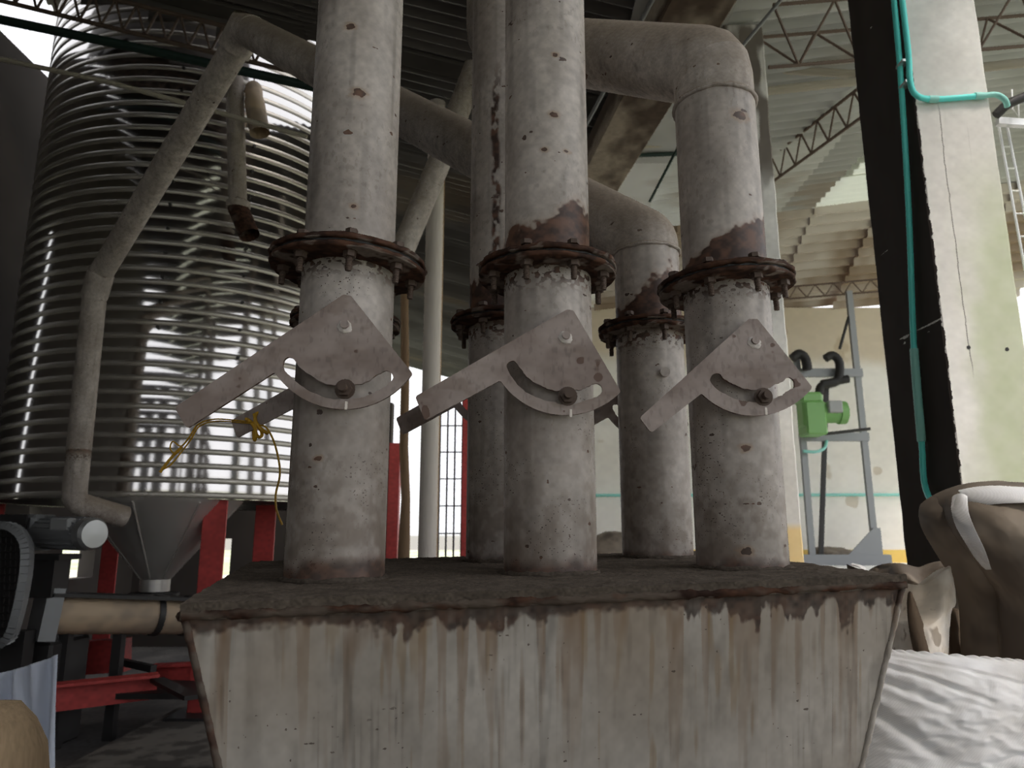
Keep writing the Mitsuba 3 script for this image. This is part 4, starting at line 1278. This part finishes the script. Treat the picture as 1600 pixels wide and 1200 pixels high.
obj('body', grid_sack([[(1508, 756, 2.30), (1545, 752, 2.24), (1600, 754, 2.16), (1690, 754, 2.10)],
                       [(1472, 806, 2.26), (1525, 806, 2.06), (1600, 806, 1.98), (1700, 806, 1.95)],
                       [(1512, 880, 2.28), (1560, 890, 2.08), (1615, 900, 2.00), (1705, 900, 2.0)],
                       [(1552, 960, 2.30), (1580, 990, 2.16), (1625, 1010, 2.08), (1712, 1020, 2.04)],
                       [(1550, 1310, 2.30), (1575, 1325, 2.18), (1630, 1340, 2.10), (1715, 1345, 2.08)]], .20, 11, .016, 6.0), 'paper_brown', ps, 60)
obj('top_fold', grid_sack([[(1498, 766, 2.20), (1545, 759, 2.13), (1600, 761, 2.06), (1690, 761, 2.0)], [(1505, 778, 2.15), (1545, 773, 2.07), (1600, 773, 2.0), (1690, 773, 1.95)], [(1510, 796, 2.13), (1545, 789, 2.05), (1600, 786, 1.98), (1690, 786, 1.93)]], .02, 3, .004, n=36), 'sack_white', ps, 60, label='white folded edge')
obj('side_fold', grid_sack([[(1489, 776, 2.18), (1500, 771, 2.15), (1512, 776, 2.13)], [(1496, 815, 2.08), (1505, 815, 2.06), (1517, 812, 2.04)], [(1517, 852, 2.06), (1524, 852, 2.04), (1535, 850, 2.02)], [(1541, 890, 2.07), (1545, 890, 2.05), (1550, 890, 2.03)]], .02, 4, .003, n=36), 'sack_white', ps, 60, label='white folded edge')
single('stick_bundle', jitter(tube(smooth_path([P(1492, 1080, 2.45), P(1494, 1000, 2.45), P(1486, 950, 2.45)], 6), .018, 12), .012, 20, 1), 'crease_brown', 'dark brown sticks behind the slack dusty sack', 'sticks', 40)

# pile that carries the sacks (pallet out of the frame below)
pal = thing('pallet', 'wooden pallet stack below the sacks on the right', 'pallet')
for k in range(5):
    obj('plank', box([.85, 1.5 + .28 * k, .62], [2.2, 1.72 + .28 * k, .66]), 'wood', pal)
for xx in (.9, 1.5, 2.1):
    obj('block', box([xx - .05, 1.5, 0], [xx + .05, 2.84, .62]), 'wood', pal)

# cloth and jute at the lower left
cl = []
nu, nv = 60, 60
u, v = np.meshgrid(np.linspace(0, 1, nu), np.linspace(0, 1, nv))
Yc = 3.6
tl, tr_, blq, brq = P(-60, 1060, Yc), P(92, 1022, Yc), P(-60, 1300, Yc), P(93, 1300, Yc)
S = (tl * (1 - u[..., None]) + tr_ * u[..., None]) * (1 - v[..., None]) + (blq * (1 - u[..., None]) + brq * u[..., None]) * v[..., None]
S[..., 1] += .035 * np.sin(u * 16 + 2 * np.sin(v * 2)) * (.3 + v) + .02 * np.sin(u * 31)
S[..., 2] -= .02 * np.sin(u * np.pi) * (1 - v)
g = np.arange(nu * nv).reshape(nv, nu)
qd = np.stack([g[:-1, :-1], g[:-1, 1:], g[1:, 1:], g[1:, :-1]], -1).reshape(-1, 4)
m = trimesh.Trimesh(S.reshape(-1, 3), np.vstack([qd[:, [0, 1, 2]], qd[:, [0, 2, 3]]]), process=False)
back = trimesh.Trimesh(S.reshape(-1, 3) + [0, .003, 0], np.vstack([qd[:, [2, 1, 0]], qd[:, [3, 2, 0]]]), process=False)
ck = thing('hanging_cloth', 'bluish white cloth hanging in folds at the lower left corner', 'cloth')
obj('cloth', cat(m, back), 'bluish_cloth', ck, 60)
obj('support', bar(tr_ * [1, 1, 0] + [-.06, .06, 0], tr_ + [-.06, .06, -.02], .03, .03), 'dark_steel', ck)
jc = P(-25, 1235, 1.6)
jz = jc[2] + .17
jp = [(.001, .0), (.20, .005), (.235, .06), (.24, .30), (.22, .55)] + [(.205 - .02 * k, .62 + .04 * k) for k in range(5)] + [(.115, jz - .24), (.108, jz - .16), (.098, jz - .09), (.078, jz - .04), (.045, jz - .01), (.001, jz)]
single('jute_sack', jitter(lathe(jp, 90, (jc[0], jc[1], 0)), .016, 28, 3, (1, 1, .3)), 'jute', 'blurred tan fibrous sack top in the lower left corner', 'sack', 60)
